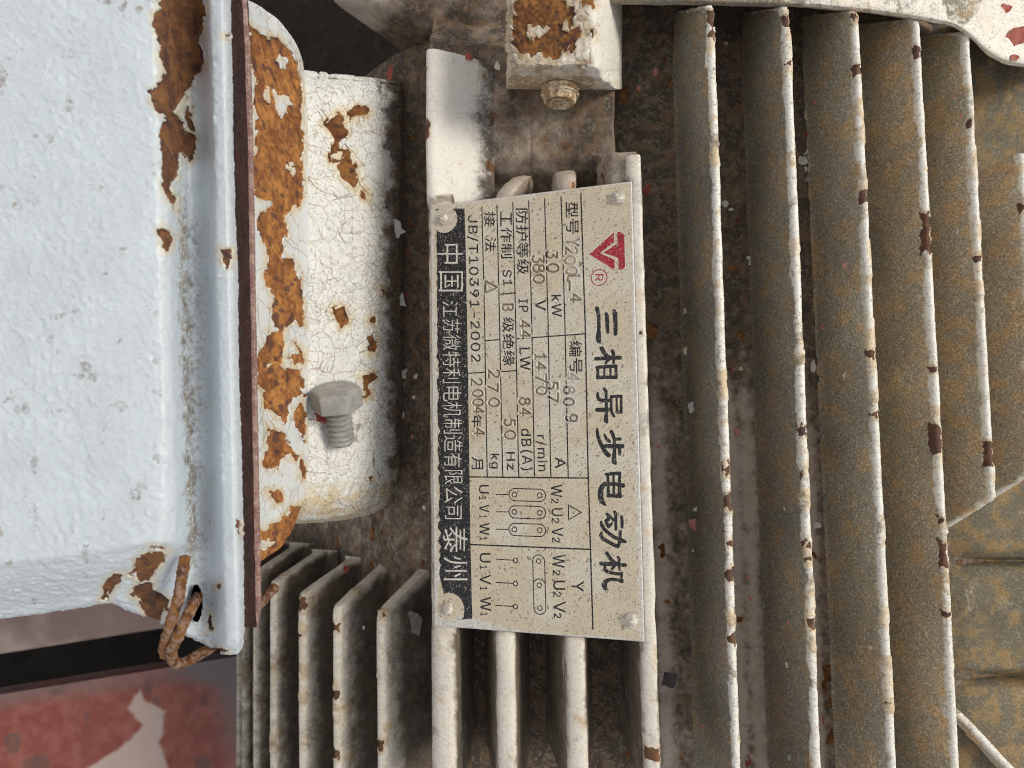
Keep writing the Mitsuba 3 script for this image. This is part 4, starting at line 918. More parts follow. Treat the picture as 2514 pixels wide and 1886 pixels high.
rows = []
rows += line_of('JB/T10391-2002', 1149.5, 527, 1157.5, 889, 22)
for ch, xb, xt, y0, y1 in (('接', 1189, 1216, 520, 557), ('法', 1190.5, 1218, 583, 617), ('V', 1315, 1340, 736, 763), ('A', 1363, 1388, 1123, 1150), ('月', 1158, 1186, 1122, 1152), ('年', 1158, 1183, 1017, 1049)):
    rows.append(boxed(ch, xb, xt, y0, y1))
for tx, x0, x1, y0, y1 in (('工作制', 1228, 1256, 520, 634), ('级绝缘', 1233, 1262, 779, 898), ('防护等级', 1266, 1296, 512, 674), ('型号', 1389, 1419, 496, 575), ('编号', 1397.5, 1428, 837, 917)):
    st = (y1 - y0) / (len(tx) - 0.1)
    for q, ch in enumerate(tx):
        dx = 6.0 * (q + 0.5) * st / 300
        rows.append(boxed(ch, x0 + dx, x1 + dx, y0 + q * st, y0 + q * st + st * 0.9))
rows += line_of('S1', 1234, 661, 1236, 702, 21) + line_of('IP', 1273, 733, 1275, 766, 22) + line_of('LW', 1275, 851, 1278, 909, 25) + line_of('dB(A)', 1279, 1051, 1283, 1155, 24)
rows += line_of('r/min', 1318, 1066, 1322, 1157, 22) + line_of('kW', 1354, 722, 1356, 778, 23) + line_of('kg', 1205, 1112, 1207, 1150, 20) + line_of('Hz', 1243, 1107, 1245, 1154, 21)
texts, NL = [rows], [0]


def print_row(polys):
    put_ink(NP + '__lettering' + ('_%03d' % NL[0] if NL[0] else ''), [p.buffer(0.05) for p in polys], 'black_ink')
    NL[0] += 1


bands = {}
for p in rows:
    bands.setdefault(int(p.centroid.y / (PWID * 0.0775) + 0.1), []).append(p)
for b_ in sorted(bands):
    word, last = [], None
    for p in sorted(bands[b_], key=lambda p: p.centroid.x):
        if last is not None and p.bounds[0] - last > 4.5:
            print_row(word)
            word = []
        word.append(p)
        last = p.bounds[2]
    print_row(word)

names = []
for xb, xt, s in ((1176, 1200, ((1191, 1212), (1219, 1227), (1239, 1258), (1265, 1272), (1284, 1314), (1318, 1327))), (1178, 1204, ((1358, 1381), (1389, 1397), (1411, 1435), (1441, 1449), (1466, 1500), (1504, 1512)))):
    for q, (ch, (y0, y1)) in enumerate(zip('U1V1W1', s)):
        names.append(boxed(ch, xb + q * 0.4, (xt if q % 2 == 0 else xb + 17) + q * 0.4, y0, y1))
for xb, xt, s in ((1353, 1380, ((1190, 1221), (1224, 1236), (1248, 1267), (1272, 1285), (1295, 1317), (1320, 1332))), (1357, 1386, ((1362, 1394), (1400, 1413), (1426, 1448), (1453, 1466), (1477, 1504), (1506, 1518)))):
    for q, (ch, (y0, y1)) in enumerate(zip('W2U2V2', s)):
        names.append(boxed(ch, xb + q * 0.6, (xt if q % 2 == 0 else xb + 18) + q * 0.6, y0, y1))
for q in range(4):
    print_row(names[6 * q:6 * q + 6])
print_row([boxed('Y', 1403, 1433, 1427, 1453)])

LW = 0.20
ruled = [seg([(1183, 508), (1189.5, 770), (1196, 1160), (1197, 1172)], LW), seg([(1220, 504), (1226, 770), (1234, 1160), (1235, 1172)], LW), seg([(1259, 498), (1266, 790), (1273, 1150), (1274, 1172)], LW),
         seg([(1298, 493), (1305.5, 790), (1312, 1160), (1313, 1172)], LW), seg([(1337, 488), (1345.6, 790), (1352, 1160), (1353, 1172)], LW), seg([(1377.5, 483), (1387, 795), (1394.7, 1160), (1395, 1172)], LW),
         seg([(1426, 476), (1436.6, 795), (1443.8, 1160), (1455.7, 1545)], 0.24), seg([(1147, 1171), (1445, 1174)], 0.24), seg([(1152, 1337), (1450, 1349)], 0.24), seg([(1228, 723), (1266, 719)], LW),
         seg([(1267, 832), (1436, 820)], LW), seg([(1190, 837), (1227, 834)], LW), seg([(1230, 913), (1267, 910)], LW), seg([(1146, 917), (1192, 914)], LW)]
put_ink(NP + '__ruled_line', ruled, 'black_ink')


def capsule(p0, p1, r, half):
    c = LineString([tuple(onplate(*p0)), tuple(onplate(*p1))])
    return c.buffer(r + half, 16).difference(c.buffer(r - half, 16))


def circ(px, py, r, half):
    c = Point(*onplate(px, py))
    return c.buffer(r + half, 20).difference(c.buffer(r - half, 20))


PX = 0.131
dia = []
for yy, dy in ((1214.5, 1.0), (1257, 1.0), (1300, 1.2)):
    dia += [capsule((1264, yy), (1325, yy + 2 * dy), 15 * PX, 0.17), circ(1263, yy, 6.0 * PX, 0.17), circ(1325, yy + 2, 6.0 * PX, 0.17), seg([(1218, yy - 0.5), (1249, yy)], 0.16)]
for yy in (1376, 1433, 1489.5):
    dia += [seg([(1218, yy - 3), (1259, yy - 0.5)], 0.16), circ(1265.5, yy, 5.6 * PX, 0.17)]
dia += [capsule((1322.5, 1378), (1325.5, 1493), 15 * PX, 0.17), circ(1322.5, 1378, 5.6 * PX, 0.17), circ(1324, 1437, 5.6 * PX, 0.17), circ(1325.5, 1493, 5.6 * PX, 0.17)]
arc = circ(1324, 1437, 15 * PX, 0.17)
dia.append(arc.intersection(Polygon([tuple(onplate(*p)) for p in ((1306, 1416), (1342, 1417), (1342, 1433), (1306, 1432))])))
tri = Polygon([tuple(onplate(1330 + x / 3.857, 1170 + y / 3.857)) for x, y in ((248, 262), (385, 340), (250, 420))])
dia += [tri.difference(tri.buffer(-0.34)), seg([(1406, 1259), (1411, 1261)], 0.13)]
put_ink(NP + '__wiring_diagram', dia[:12] + dia[-2:], 'black_ink')
put_ink(NP + '__wiring_diagram_001', dia[12:-2], 'black_ink')

E0 = lambda pts: Polygon([tuple(onplate(1330 + x / 4.483, 430 + y / 4.483)) for x, y in pts])
put_ink(NP + '__red_emblem', [E0([(525, 872), (795, 632), (795, 740), (640, 858), (803, 935), (803, 1048)]), E0([(832, 628), (868, 625), (908, 660), (917, 1012), (880, 1043), (845, 1040), (840, 912), (680, 855), (832, 755)])], 'red_ink')
rc = (1330 + 630 / 4.483, 430 + 1128 / 4.483)
put_ink(NP + '__registered_mark', [circ(rc[0], rc[1], 19.3 * PX, 0.16), boxed('R', 1461.5, 1481, 673, 690)], 'red_ink')

# black band with the maker's line in pale letters
RV = [(1087.5, 539, 15.5), (1517, 486, 18), (1099, 1494, 16.5), (1549, 1523, 19)]
edge, rng = [], np.random.default_rng(4)
for t in np.linspace(0, 1, 90):
    y = 513 + (1524 - 513) * t
    x = 1071.5 + 8.5 * t + 2.2 * rng.normal() * (0.4 + 0.8 * (t > 0.35)) + (4.5 if t > 0.86 else 0)
    edge.append((x, y))
band = Polygon([tuple(onplate(*p)) for p in edge] + [tuple(onplate(*p)) for p in ((1142.5 + 17, 1519), (1155, 1330), (1149, 916), (1144, 640), (1140.5, 512))]).buffer(0)
for (px, py, r), rr in ((RV[0], 33), (RV[2], 38)):
    band = band.difference(Point(*onplate(px + 5, py + 1)).buffer(rr * PX * 1.05, 24))
put_ink(NP + '__black_band', [band], 'band_ink')
firm = []
for ch, xb, xt, y0, y1 in (('中', 1074, 1136, 599, 648), ('国', 1077, 1137, 666, 716), ('江', 1086, 1125, 739, 779), ('苏', 1087, 1129, 783, 819), ('微', 1087, 1131, 822, 860), ('特', 1087, 1131, 863, 902), ('利', 1087, 1131, 904, 941), ('电', 1088, 1133, 949, 986),
                           ('机', 1088, 1134, 987, 1025), ('制', 1089, 1135, 1028, 1065), ('造', 1090, 1136, 1069, 1110), ('有', 1090, 1135, 1112, 1148), ('限', 1091, 1136, 1154, 1190), ('公', 1091, 1137, 1194, 1237), ('司', 1092, 1134, 1241, 1275), ('泰', 1088, 1148, 1293, 1357), ('州', 1089, 1148, 1365, 1425)):
    g = boxed(ch, xb, xt, y0, y1)
    t = g.buffer(-0.055)
    firm.append(t if t.area > 0.35 * g.area else g)
put_ink(NP + '__maker_lettering', firm, 'pale_ink', 0.0, 0.09)

# stamped figures: single strokes in a unit box (x along the line, y up)
ARC = lambda cx, cy, rx, ry, a0, a1, n=14: [(cx + rx * math.cos(math.radians(a0 + (a1 - a0) * t / n)), cy + ry * math.sin(math.radians(a0 + (a1 - a0) * t / n))) for t in range(n + 1)]
ST = {'0': [ARC(.5, .5, .5, .5, 0, 360, 24)], '1': [[(.1, .8), (.55, 1), (.55, 0)], [(.2, 0), (.9, 0)]], '2': [ARC(.5, .72, .45, .28, 165, -30) + [(.05, 0), (1, 0)]], '3': [[(.05, 1), (.95, 1), (.45, .6)] + ARC(.45, .3, .5, .3, 80, -150)],
      '4': [[(.7, 0), (.7, 1), (0, .3), (1, .3)]], '5': [[(.95, 1), (.15, 1), (.1, .58)] + ARC(.48, .32, .5, .33, 110, -150)], '7': [[(0, 1), (1, 1), (.35, 0)]], '8': [ARC(.5, .76, .38, .24, 0, 360, 18), ARC(.5, .27, .5, .27, 0, 360, 18)],
      '9': [ARC(.5, .68, .46, .32, 0, 360, 20), [(.95, .68)] + ARC(.45, .35, .5, .35, 0, -110, 8)], 'L': [[(.1, 1), (.1, 0), (1, 0)]], 'Y': [[(0, 1), (.5, .5), (1, 1)], [(.5, .5), (.5, 0)]],
      'B': [[(.05, 0), (.05, 1)] + ARC(.5, .76, .42, .24, 90, -90, 8) + ARC(.5, .26, .48, .26, 90, -90, 8) + [(.05, 0)]], '-': [[(0, .5), (1, .5)]], '^': [[(0, 0), (.5, 1), (1, 0), (0, 0)]]}
STAMPS = [('^', 1191, 1219, 691, 719), ('B', 1233, 1258, 747, 763), ('4', 1274, 1300, 788, 806), ('4', 1276, 1301, 812, 830), ('8', 1274, 1300, 977, 994), ('4', 1275, 1301, 1003, 1020), ('3', 1306, 1334, 628, 645), ('8', 1308, 1335, 649, 668), ('0', 1309, 1335, 675, 695),
          ('1', 1313, 1338, 868, 883), ('4', 1314, 1339, 890, 909), ('7', 1314, 1340, 920, 938), ('0', 1316, 1341, 950, 969), ('3', 1341, 1367, 618, 634), ('0', 1343, 1370, 648, 668), ('5', 1341, 1368, 938, 955), ('7', 1344, 1369, 966, 987), ('Y', 1390, 1420, 587, 603), ('2', 1388, 1416, 607, 624),
          ('0', 1386, 1410, 630, 650), ('0', 1389, 1415, 657, 675), ('L', 1393, 1422, 676, 690), ('-', 1393, 1402, 692, 713), ('4', 1399, 1425, 722, 742), ('4', 1394, 1419, 918, 935), ('8', 1383, 1409, 950, 966), ('0', 1382, 1408, 979, 995), ('9', 1389, 1416, 1018, 1035),
          ('2', 1199, 1225, 908, 927), ('7', 1197, 1221, 943, 961), ('0', 1199, 1224, 978, 998), ('2', 1156, 1182, 930, 946), ('0', 1159, 1184, 958, 974), ('0', 1160, 1185, 980, 996), ('4', 1161, 1186, 1000, 1016), ('4', 1163, 1188, 1052, 1070), ('5', 1237, 1263, 1030, 1045), ('0', 1238, 1264, 1058, 1078)]
cell = 0.165
na, nb = int(PLEN / cell) + 1, int(PWID / cell) + 1
aa, bb = np.meshgrid(np.linspace(0, PLEN, na), np.linspace(0, PWID, nb), indexing='ij')
dist = np.full(aa.shape, 9.0)
for ch, xb, xt, y0, y1 in STAMPS:
    ls = [LineString([tuple(onplate(xb + (xt - xb) * y, y0 + (y1 - y0) * x)) for x, y in st]) for st in ST[ch]]
    g = unary_union(ls)
    b0 = g.bounds
    m = (aa > b0[0] - 1.5) & (aa < b0[2] + 1.5) & (bb > b0[1] - 1.5) & (bb < b0[3] + 1.5)
    dist[m] = np.minimum(dist[m], shapely.distance(g, shapely.points(np.stack([aa[m], bb[m]], -1))))
groove = 1 - sm(0.05, 0.5, dist)
rim = np.exp(-((dist - 0.6) / 0.16) ** 2)
ed = np.minimum(np.minimum(aa, PLEN - aa), np.minimum(bb, PWID - bb))
P0 = plate(aa, bb, 0)
h = -0.62 * groove + 0.2 * rim - 0.5 * (1 - sm(0.0, 0.45, ed)) ** 2 + n3(P0, 0.8, 1, 2) * 0.018 + n3(P0, 30, 2, 2) * 0.15 * 0
q = n3(P0, 9, 5, 3)
wear = 1.0 * (1 - sm(1.2, 2.6, bb + q * 2.5)) + 0.9 * (1 - sm(0.5, 1.1, ed + q * 0.8)) + 0.9 * sm(PLEN - 5.0, PLEN - 1.5, aa - 0.25 * bb + 4 + q * 3) * (bb < 26) + 0.55 * sm(PWID - 3.6, PWID - 0.6, bb + q * 3) * (aa > 40)
ringc = np.minimum(*[np.hypot(aa - onplate(px, py)[0], bb - onplate(px, py)[1]) for px, py, _ in (RV[0], RV[2])])
wear = wear * sm(3.6, 4.6, ringc)
verts = plate(aa, bb, h).reshape(-1, 3)
uv = np.stack([groove, np.clip(np.maximum(wear, rim * 0.72), 0, 1)], -1).reshape(-1, 2)  # rims paled as highlights, on top of real wear
faces = gridfaces(na, nb)
idx = np.arange(na * nb).reshape(na, nb)
ring = np.concatenate([idx[:, 0], idx[-1, 1:], idx[-2::-1, -1], idx[0, -2:0:-1]])
lo = plate(aa.ravel()[ring], bb.ravel()[ring], -1.25)
k = np.arange(len(ring)); k2 = (k + 1) % len(ring)
sk = np.vstack([np.stack([ring[k], ring[k2], k2 + na * nb], 1), np.stack([ring[k], k2 + na * nb, k + na * nb], 1)])
put(NP + '__sheet', np.vstack([verts, lo]), np.vstack([faces, sk]), 'plate_metal', np.vstack([uv, np.tile([0.3, 0.9], (len(lo), 1))]))

for i, (px, py, r) in enumerate(RV):
    c = onplate(px, py)
    th, ph = np.meshgrid(np.linspace(0.02, 1.0, 16), np.linspace(0, 2 * np.pi, 40), indexing='ij')
    R = r * PX
    P = plate(c[0] + R * th * np.cos(ph), c[1] + R * th * np.sin(ph), 1.9 * np.sqrt(np.clip(1 - (th * 0.985) ** 2.2, 0, 1)) - 0.2)
    P = P + PN * (n3(P, 0.9, i, 2) * 0.2)[..., None]
    put(NP + '__rivet' + ('_%03d' % i if i else ''), P.reshape(-1, 3), gridfaces(16, 40), 'rivet_metal')

# ------------------------------------------------------------------ lifting lug with its screw, end shield, brackets
LUG_RUST = [[(1280, -60), (1385, -60), (1388, 30), (1375, 65), (1400, 75), (1425, 65), (1425, 85), (1405, 115), (1385, 130), (1365, 135), (1320, 130), (1285, 138), (1275, 120), (1310, 100), (1345, 75), (1330, 60), (1300, 60), (1280, 40), (1262, 30), (1262, 5)], [(1425, -60), (1465, -60), (1460, 12), (1430, 18)],
            [(1448, 68), (1458, 70), (1456, 92), (1446, 85)], [(1254, 36), (1294, 40), (1302, 112), (1272, 128), (1258, 104)], [(1385, 20), (1410, 10), (1420, 60), (1395, 64)]]
lc = [(1243, -24), (1249, 6), (1256, 13), (1275, 14.5), (1365, 15), (1452, 14.5), (1468, 12.8), (1484, 6.5), (1508, -5), (1521, -13), (1527, -24)]
lug = [[(x, y, z) for x, z in lc] for y in (-70, 40, 120, 158)]
lug.append([(x, 168, min(z, 13.5) - 0.4) for x, z in lc]); lug.append([(x, 176, min(z, 12) - 1.5) for x, z in lc])
lug.append([(x, 196 + 0.02 * (x - 1250), min(z, 4)) for x, z in lc]); lug.append([(x, 212 + 0.02 * (x - 1250), min(z, -6)) for x, z in lc]); lug.append([(x, 215, min(z, -26)) for x, z in lc])
P, N, Q = net(lug, M, 0.36, 0.36)
u = enc(sdist(LUG_RUST, jag(Q, 15, 9, 8)))
q3 = np.concatenate([Q, np.full(Q.shape[:-1] + (1,), 5.0)], -1)
wx = Q[..., 0] + (nfbm(q3 / 16, 3, 2) - 0.5) * 30
v = 0.58 * (1 - sm(1435, 1475, wx)) + 0.2 * sm(0.5, 0.7, nfbm(q3 / 22, 3, 3)) + 0.35 * sm(180, 200, Q[..., 1])
rng = np.random.default_rng(8)
pts = rng.uniform([1240, -70], [1530, 220], (140, 2))
d, idx = cKDTree(pts).query((Q + 10 * np.stack([nfbm(q3 / 14, 2, 1) - .5, nfbm(q3 / 14, 2, 2) - .5], -1)).reshape(-1, 2), k=2)
gap = (d[:, 1] - d[:, 0]).reshape(u.shape)
sl = (rng.normal(0, 1, (140, 2))[idx[:, 0]] * ((Q.reshape(-1, 2) - pts[idx[:, 0]]) / 12)).sum(1).reshape(u.shape)
flat_ = (1 - sm(1455, 1480, Q[..., 0])) * (1 - sm(165, 180, Q[..., 1]))
h = chip(u, 0.8) + flat_ * (u < 0.5) * (0.22 * sl * sm(0, 5, gap) - 0.5 * (1 - sm(0, 4, gap))) + n3(P, 1.2, 3, 2) * 0.25 + (u > 0.51) * n3(P, 1.2, 5, 2) * 0.8
sheet(EM + 'lifting_lug', P, N, h, u, v, 'lug_paint')
tag(EM + 'lifting_lug', 'square lug with rust showing through flaking paint')


def revolve(axis0, axis1, rr, n=72, up=(0, 0, 1)):
    """rr: (distance along the axis, radius) pairs."""
    a0, a1 = np.asarray(axis0, float), np.asarray(axis1, float)
    d = (a1 - a0) / np.linalg.norm(a1 - a0)
    e = np.cross(d, up); e /= np.linalg.norm(e); f = np.cross(d, e)
    t = np.linspace(0, 2 * np.pi, n + 1)
    rr = np.asarray(rr)
    return a0 + d * rr[:, 0, None, None] + (e * np.cos(t)[:, None] + f * np.sin(t)[:, None]) * rr[:, 1, None, None], d


def threaded(L, R, pitch, depth=0.55, step=0.18, tip=0.8):
    s = np.arange(0, L + step, step)
    ph = (s / pitch) % 1
    r = R - depth * np.abs(2 * ph - 1) ** 1.5
    r = np.where(s > L - tip * 2, r - (s - (L - tip * 2)) * 0.35, r)
    return np.concatenate([np.stack([s, r], 1), [(L + 0.05, R * 0.72), (L + 0.1, 0.01)]])


c_top, c_bot = M(1377, 170, -1), M(1374, 254, -1)
L = np.linalg.norm(c_bot - c_top)
P, _ = revolve(c_top, c_bot, np.concatenate([threaded(L - 2.4, 6.4, 2.0, 1.1, 0.12, 0.1)[:-2], [(L - 2.3, 5.5), (L - 0.5, 5.4), (L, 5.0), (L + 0.1, 4.4), (L - 1.9, 3.9), (L - 2.1, 0.01)]]), 90)
N = normals(P)
P = P + N * (n3(P, 1.4, 3, 2) * 0.15)[..., None]
put(EM + 'lifting_lug__screw_end', P.reshape(-1, 3), gridfaces(*P.shape[:2]), 'brassy_paint')

es = [[(790, -80, -70), (835, -80, -56), (900, -80, -44), (1000, -80, -40), (1130, -80, -42), (1290, -80, -44), (1600, -80, -38)],
      [(818, 0, -72), (848, 0, -58), (905, 0, -47), (1000, 0, -43), (1130, 0, -44), (1290, 0, -45), (1600, 0, -38)],
      [(872, 45, -76), (893, 42, -64), (930, 38, -53), (1010, 40, -48), (1130, 42, -47), (1290, 44, -46), (1600, 44, -38)],
      [(935, 88, -80), (955, 85, -70), (985, 80, -60), (1030, 78, -55), (1130, 76, -51), (1290, 80, -48), (1600, 80, -39)],
      [(985, 128, -86), (1000, 122, -76), (1020, 112, -67), (1050, 105, -62), (1130, 100, -58), (1290, 104, -54), (1600, 104, -45)]]
P, N, Q = net(es, W, 0.5, 0.5)
q3 = np.concatenate([Q, np.full(Q.shape[:-1] + (1,), 9.0)], -1)
v = 0.45 + 1.0 * (nfbm(q3 / 60, 3, 4) - 0.5) + 0.3 * sm(30, 110, Q[..., 1]) - 0.3 * (1 - sm(880, 960, Q[..., 0])) + 0.3 * sm(930, 1010, Q[..., 0])
sheet(EM + 'end_shield', P, N, n3(P, 16, 1, 3) * 3.0 + n3(P, 1.6, 2, 2) * 0.15, 0.2 + 0.28 * sm(0.6, 0.75, nfbm(q3 / 30, 3, 7)), v, 'deck_paint')

fx = [(1480, 7, 1), (1600, 8, 4), (1740, 9, 7), (1930, 13, 7), (2080, 23, 4), (2240, 43, 0), (2330, 60, -4), (2385, 92, -7), (2425, 130, -10), (2475, 155, -12), (2600, 172, -14)]
fl = [[(x, -80, z + 3) for x, y, z in fx], [(x, y - 30, z + 1) for x, y, z in fx], [(x, y - 5, z - 0.2) for x, y, z in fx], [(x, y, z - 1.8) for x, y, z in fx], [(x, y + 1, z - 12) for x, y, z in fx], [(x, y + 1, z - 24) for x, y, z in fx], [(x, y + 1, z - 44) for x, y, z in fx]]
P, N, Q = net(fl, M, 0.4, 0.5)
q3 = np.concatenate([Q, np.full(Q.shape[:-1] + (1,), 12.0)], -1)
zf = loc(P)[..., 2][:20].mean(0)[None, :] - 2.0
v = 0.62 * (1 - sm(1880, 2030, Q[..., 0] + (nfbm(q3 / 20, 3, 1) - 0.5) * 90)) + 0.85 * (nfbm(q3 / 16, 3, 4) - 0.16) * (1 - 0.5 * sm(2330, 2400, Q[..., 0]))
v = np.maximum(v, 1.0 * sm(1.5, 5, zf - loc(P)[..., 2]) - 0.35 * sm(2330, 2420, Q[..., 0]))
flap = enc(sdist([[(2300, -60), (2420, -60), (2410, 5), (2380, 52), (2362, 60), (2340, 50), (2328, 45), (2322, 18)]], jag(Q, 14, 5, 6)))
h = n3(P, 8, 1, 2) * 0.8 + n3(P, 1.3, 2, 2) * 0.2 - 0.7 * sm(0.49, 0.51, flap)
sheet(EM + 'end_flange', P, N, h, np.full(v.shape, 0.27), np.clip(v + 0.42 * sm(0.49, 0.51, flap), 0, 1), 'fin_paint')

br = []
for y, s in ((60, 0), (200, 2), (380, -1), (700, 0), (1100, 2), (1240, 2), (1345, 3), (1364, 0), (1376, -6), (1390, 0), (1410, 2), (1520, 4), (1636, 3), (1648, -1), (1658, -6), (1670, -1), (1690, 3), (1800, 4), (1980, 2)):
    br.append([(2200, y, -60), (2280, y, -52), (2330, y, -49 + s * 0.3), (2380, y, -50 + s), (2440, y, -52 + s * 1.2), (2500, y, -54 + s * 1.2), (2640, y, -62 + s)])
P, N, Q = net(br, M, 0.5, 0.5)
q3 = np.concatenate([Q, np.full(Q.shape[:-1] + (1,), 15.0)], -1)
v = 0.86 + 0.9 * (nfbm(q3 / 45, 3, 4) - 0.5)
sheet(EM + 'end_bracket', P, N, n3(P, 14, 1, 2) * 1.2 + n3(P, 1.1, 2, 2) * 0.22, np.full(v.shape, 0.3), v, 'rusty_casting')
tag(EM + 'end_bracket', 'rust-yellow lumpy casting behind the outer fins')
xa, ya = loc(M(2352, 1752, -40))[:2]
xb, yb = loc(M(2560, 1975, -40))[:2]
sweep(EM + 'cooling_fin_%03d' % (len(FINS) + len(LF)), ((xb, -70), (xa, -70)), ((xb, -38), (xa, -38)), yb, ya, lambda y: np.ones_like(y) - 0.05 * np.exp(-((y - ya) / 2) ** 2), 2.0, 3.6, 'lit_outer_fin_paint', (), fin_dirt(77), seed=777)

# ------------------------------------------------------------------ loose hexagon bolt leaning on the neck, rusty wire in the lid's ear
tag('hex_bolt', 'short grey-painted hexagon bolt leaning on the cracked white neck of the terminal box', 'bolt')
bh, bt = W(829, 1000, -17), W(842, 1090, -22)
ax = (bt - bh) / np.linalg.norm(bt - bh)
L = np.linalg.norm(bt - bh)
P, _ = revolve(bh, bt, threaded(L, 4.5, 2.0, 1.0, 0.1, 0.9), 80)
ang = np.linspace(0, 2 * np.pi, 81)
N = normals(P)
P = P + N * (n3(P, 0.9, 3, 2) * 0.06)[..., None]
put('hex_bolt__shank', P.reshape(-1, 3), gridfaces(*P.shape[:2]), 'bolt_paint')
up = np.array([0.25, 0.3, 0.9]); e = np.cross(ax, up); e /= np.linalg.norm(e); f = np.cross(ax, e)
rows = []
for s, r, rnd in ((-7.4, 0.02, 1), (-7.4, 7.4, 1), (-7.25, 7.9, 1), (-6.5, 8.8, 0.12), (-6.2, 8.9, 0.0), (-3.5, 8.9, 0), (-0.5, 8.9, 0), (0.0, 8.8, 0.0), (0.05, 3.0, 0.4)):
    t = np.linspace(0, 2 * np.pi, 121)
    hexr = math.cos(math.pi / 6) / np.cos((t % (math.pi / 3)) - math.pi / 6)
    rr = r * (hexr * (1 - rnd) + rnd * math.cos(math.pi / 6) * 1.04)
    tr = t + math.radians(14)
    rows.append(bh + ax * s + (e * np.cos(tr)[:, None] + f * np.sin(tr)[:, None]) * rr[:, None])
P = np.array(rows)
P = resample(P, 0.4, 0)
N = normals(P)
P = P + N * (n3(P, 3.5, 6, 2) * 0.08 + n3(P, 0.9, 7, 2) * 0.04)[..., None]
scene['hex_bolt__head'] = mikit.ply((P.reshape(-1, 3) / 1000, gridfaces(*P.shape[:2])), 'bolt_paint', smooth=28)


def tube(key, pts, r, bsdf, seed=0, n=26, step=0.4):
    p = np.asarray(pts, float)
    s = np.concatenate([[0], np.cumsum(np.linalg.norm(np.diff(p, axis=0), axis=1))])
    t = np.linspace(0, s[-1], int(s[-1] / step))
    c = PchipInterpolator(s, p)(t)
    d = np.gradient(c, axis=0); d /= np.linalg.norm(d, axis=1, keepdims=True)
    e = np.cross(d, [0.3, 0.1, 0.95]); e /= np.linalg.norm(e, axis=1, keepdims=True); f = np.cross(d, e)
    th = np.linspace(0, 2 * np.pi, n + 1)
    rad = r * np.sqrt(np.clip(1 - np.clip((np.abs(t - t[-1] / 2) - t[-1] / 2 + r * 0.5) / (r * 0.5), 0, 0.999) ** 2, 0, 1))
    P = c[:, None] + (e[:, None] * np.cos(th)[None, :, None] + f[:, None] * np.sin(th)[None, :, None]) * rad[:, None, None]
    N = (P - c[:, None]) / np.maximum(rad[:, None, None], 1e-6)
    P = P + N * (n3(P, 1.6, seed, 3) * 0.7 + n3(P, 0.7, seed + 2, 2) * 0.4)[..., None]
    put(key, P.reshape(-1, 3), gridfaces(*P.shape[:2]), bsdf)


tag('twisted_wire', 'thick rusty wire twisted through the hole in the ear of the terminal box lid', 'wire')
tube('twisted_wire__strand', [W(456, 1362, 51), W(448, 1410, 51.5), W(437, 1470, 51), W(420, 1530, 48.5), W(406, 1580, 44), W(404, 1600, 40), W(415, 1606, 34)], 1.4, 'wire_rust', 3)
tube('twisted_wire__strand_001', [W(484, 1462, 40), W(472, 1490, 46.5), W(452, 1530, 48.5), W(430, 1578, 46.5), W(421, 1605, 44), W(427, 1625, 42), W(447, 1628, 40), W(480, 1612, 38), W(512, 1595, 35), (W(540, 1575, 33))], 1.4, 'wire_rust', 13)
tube('twisted_wire__strand_002', [W(560, 1560, 30), W(590, 1532, 27), W(620, 1500, 25), W(652, 1468, 23), W(680, 1436, 22)], 1.4, 'wire_rust', 23)

# ------------------------------------------------------------------ loose paint flakes
ALLP, ALLN = np.vstack([a for a, _ in VIS]), np.vstack([b for _, b in VIS])
kk = (CAM - ALLP[:, 2]) / FPX
TREE = cKDTree(np.stack([ALLP[:, 0] / kk + 1257, -ALLP[:, 1] / kk + 943], -1))


def surface_at(px, py):
    i = TREE.query_ball_point((px, py), 4.0)
    i = i or [TREE.query((px, py))[1]]
    j = i[int(np.argmax(ALLP[i, 2]))]
    near = [q for q in i if abs(ALLP[q, 2] - ALLP[j, 2]) < 1.5]
    n = ALLN[near].mean(0)
    return ALLP[near].mean(0), n / np.linalg.norm(n)


counts = {}


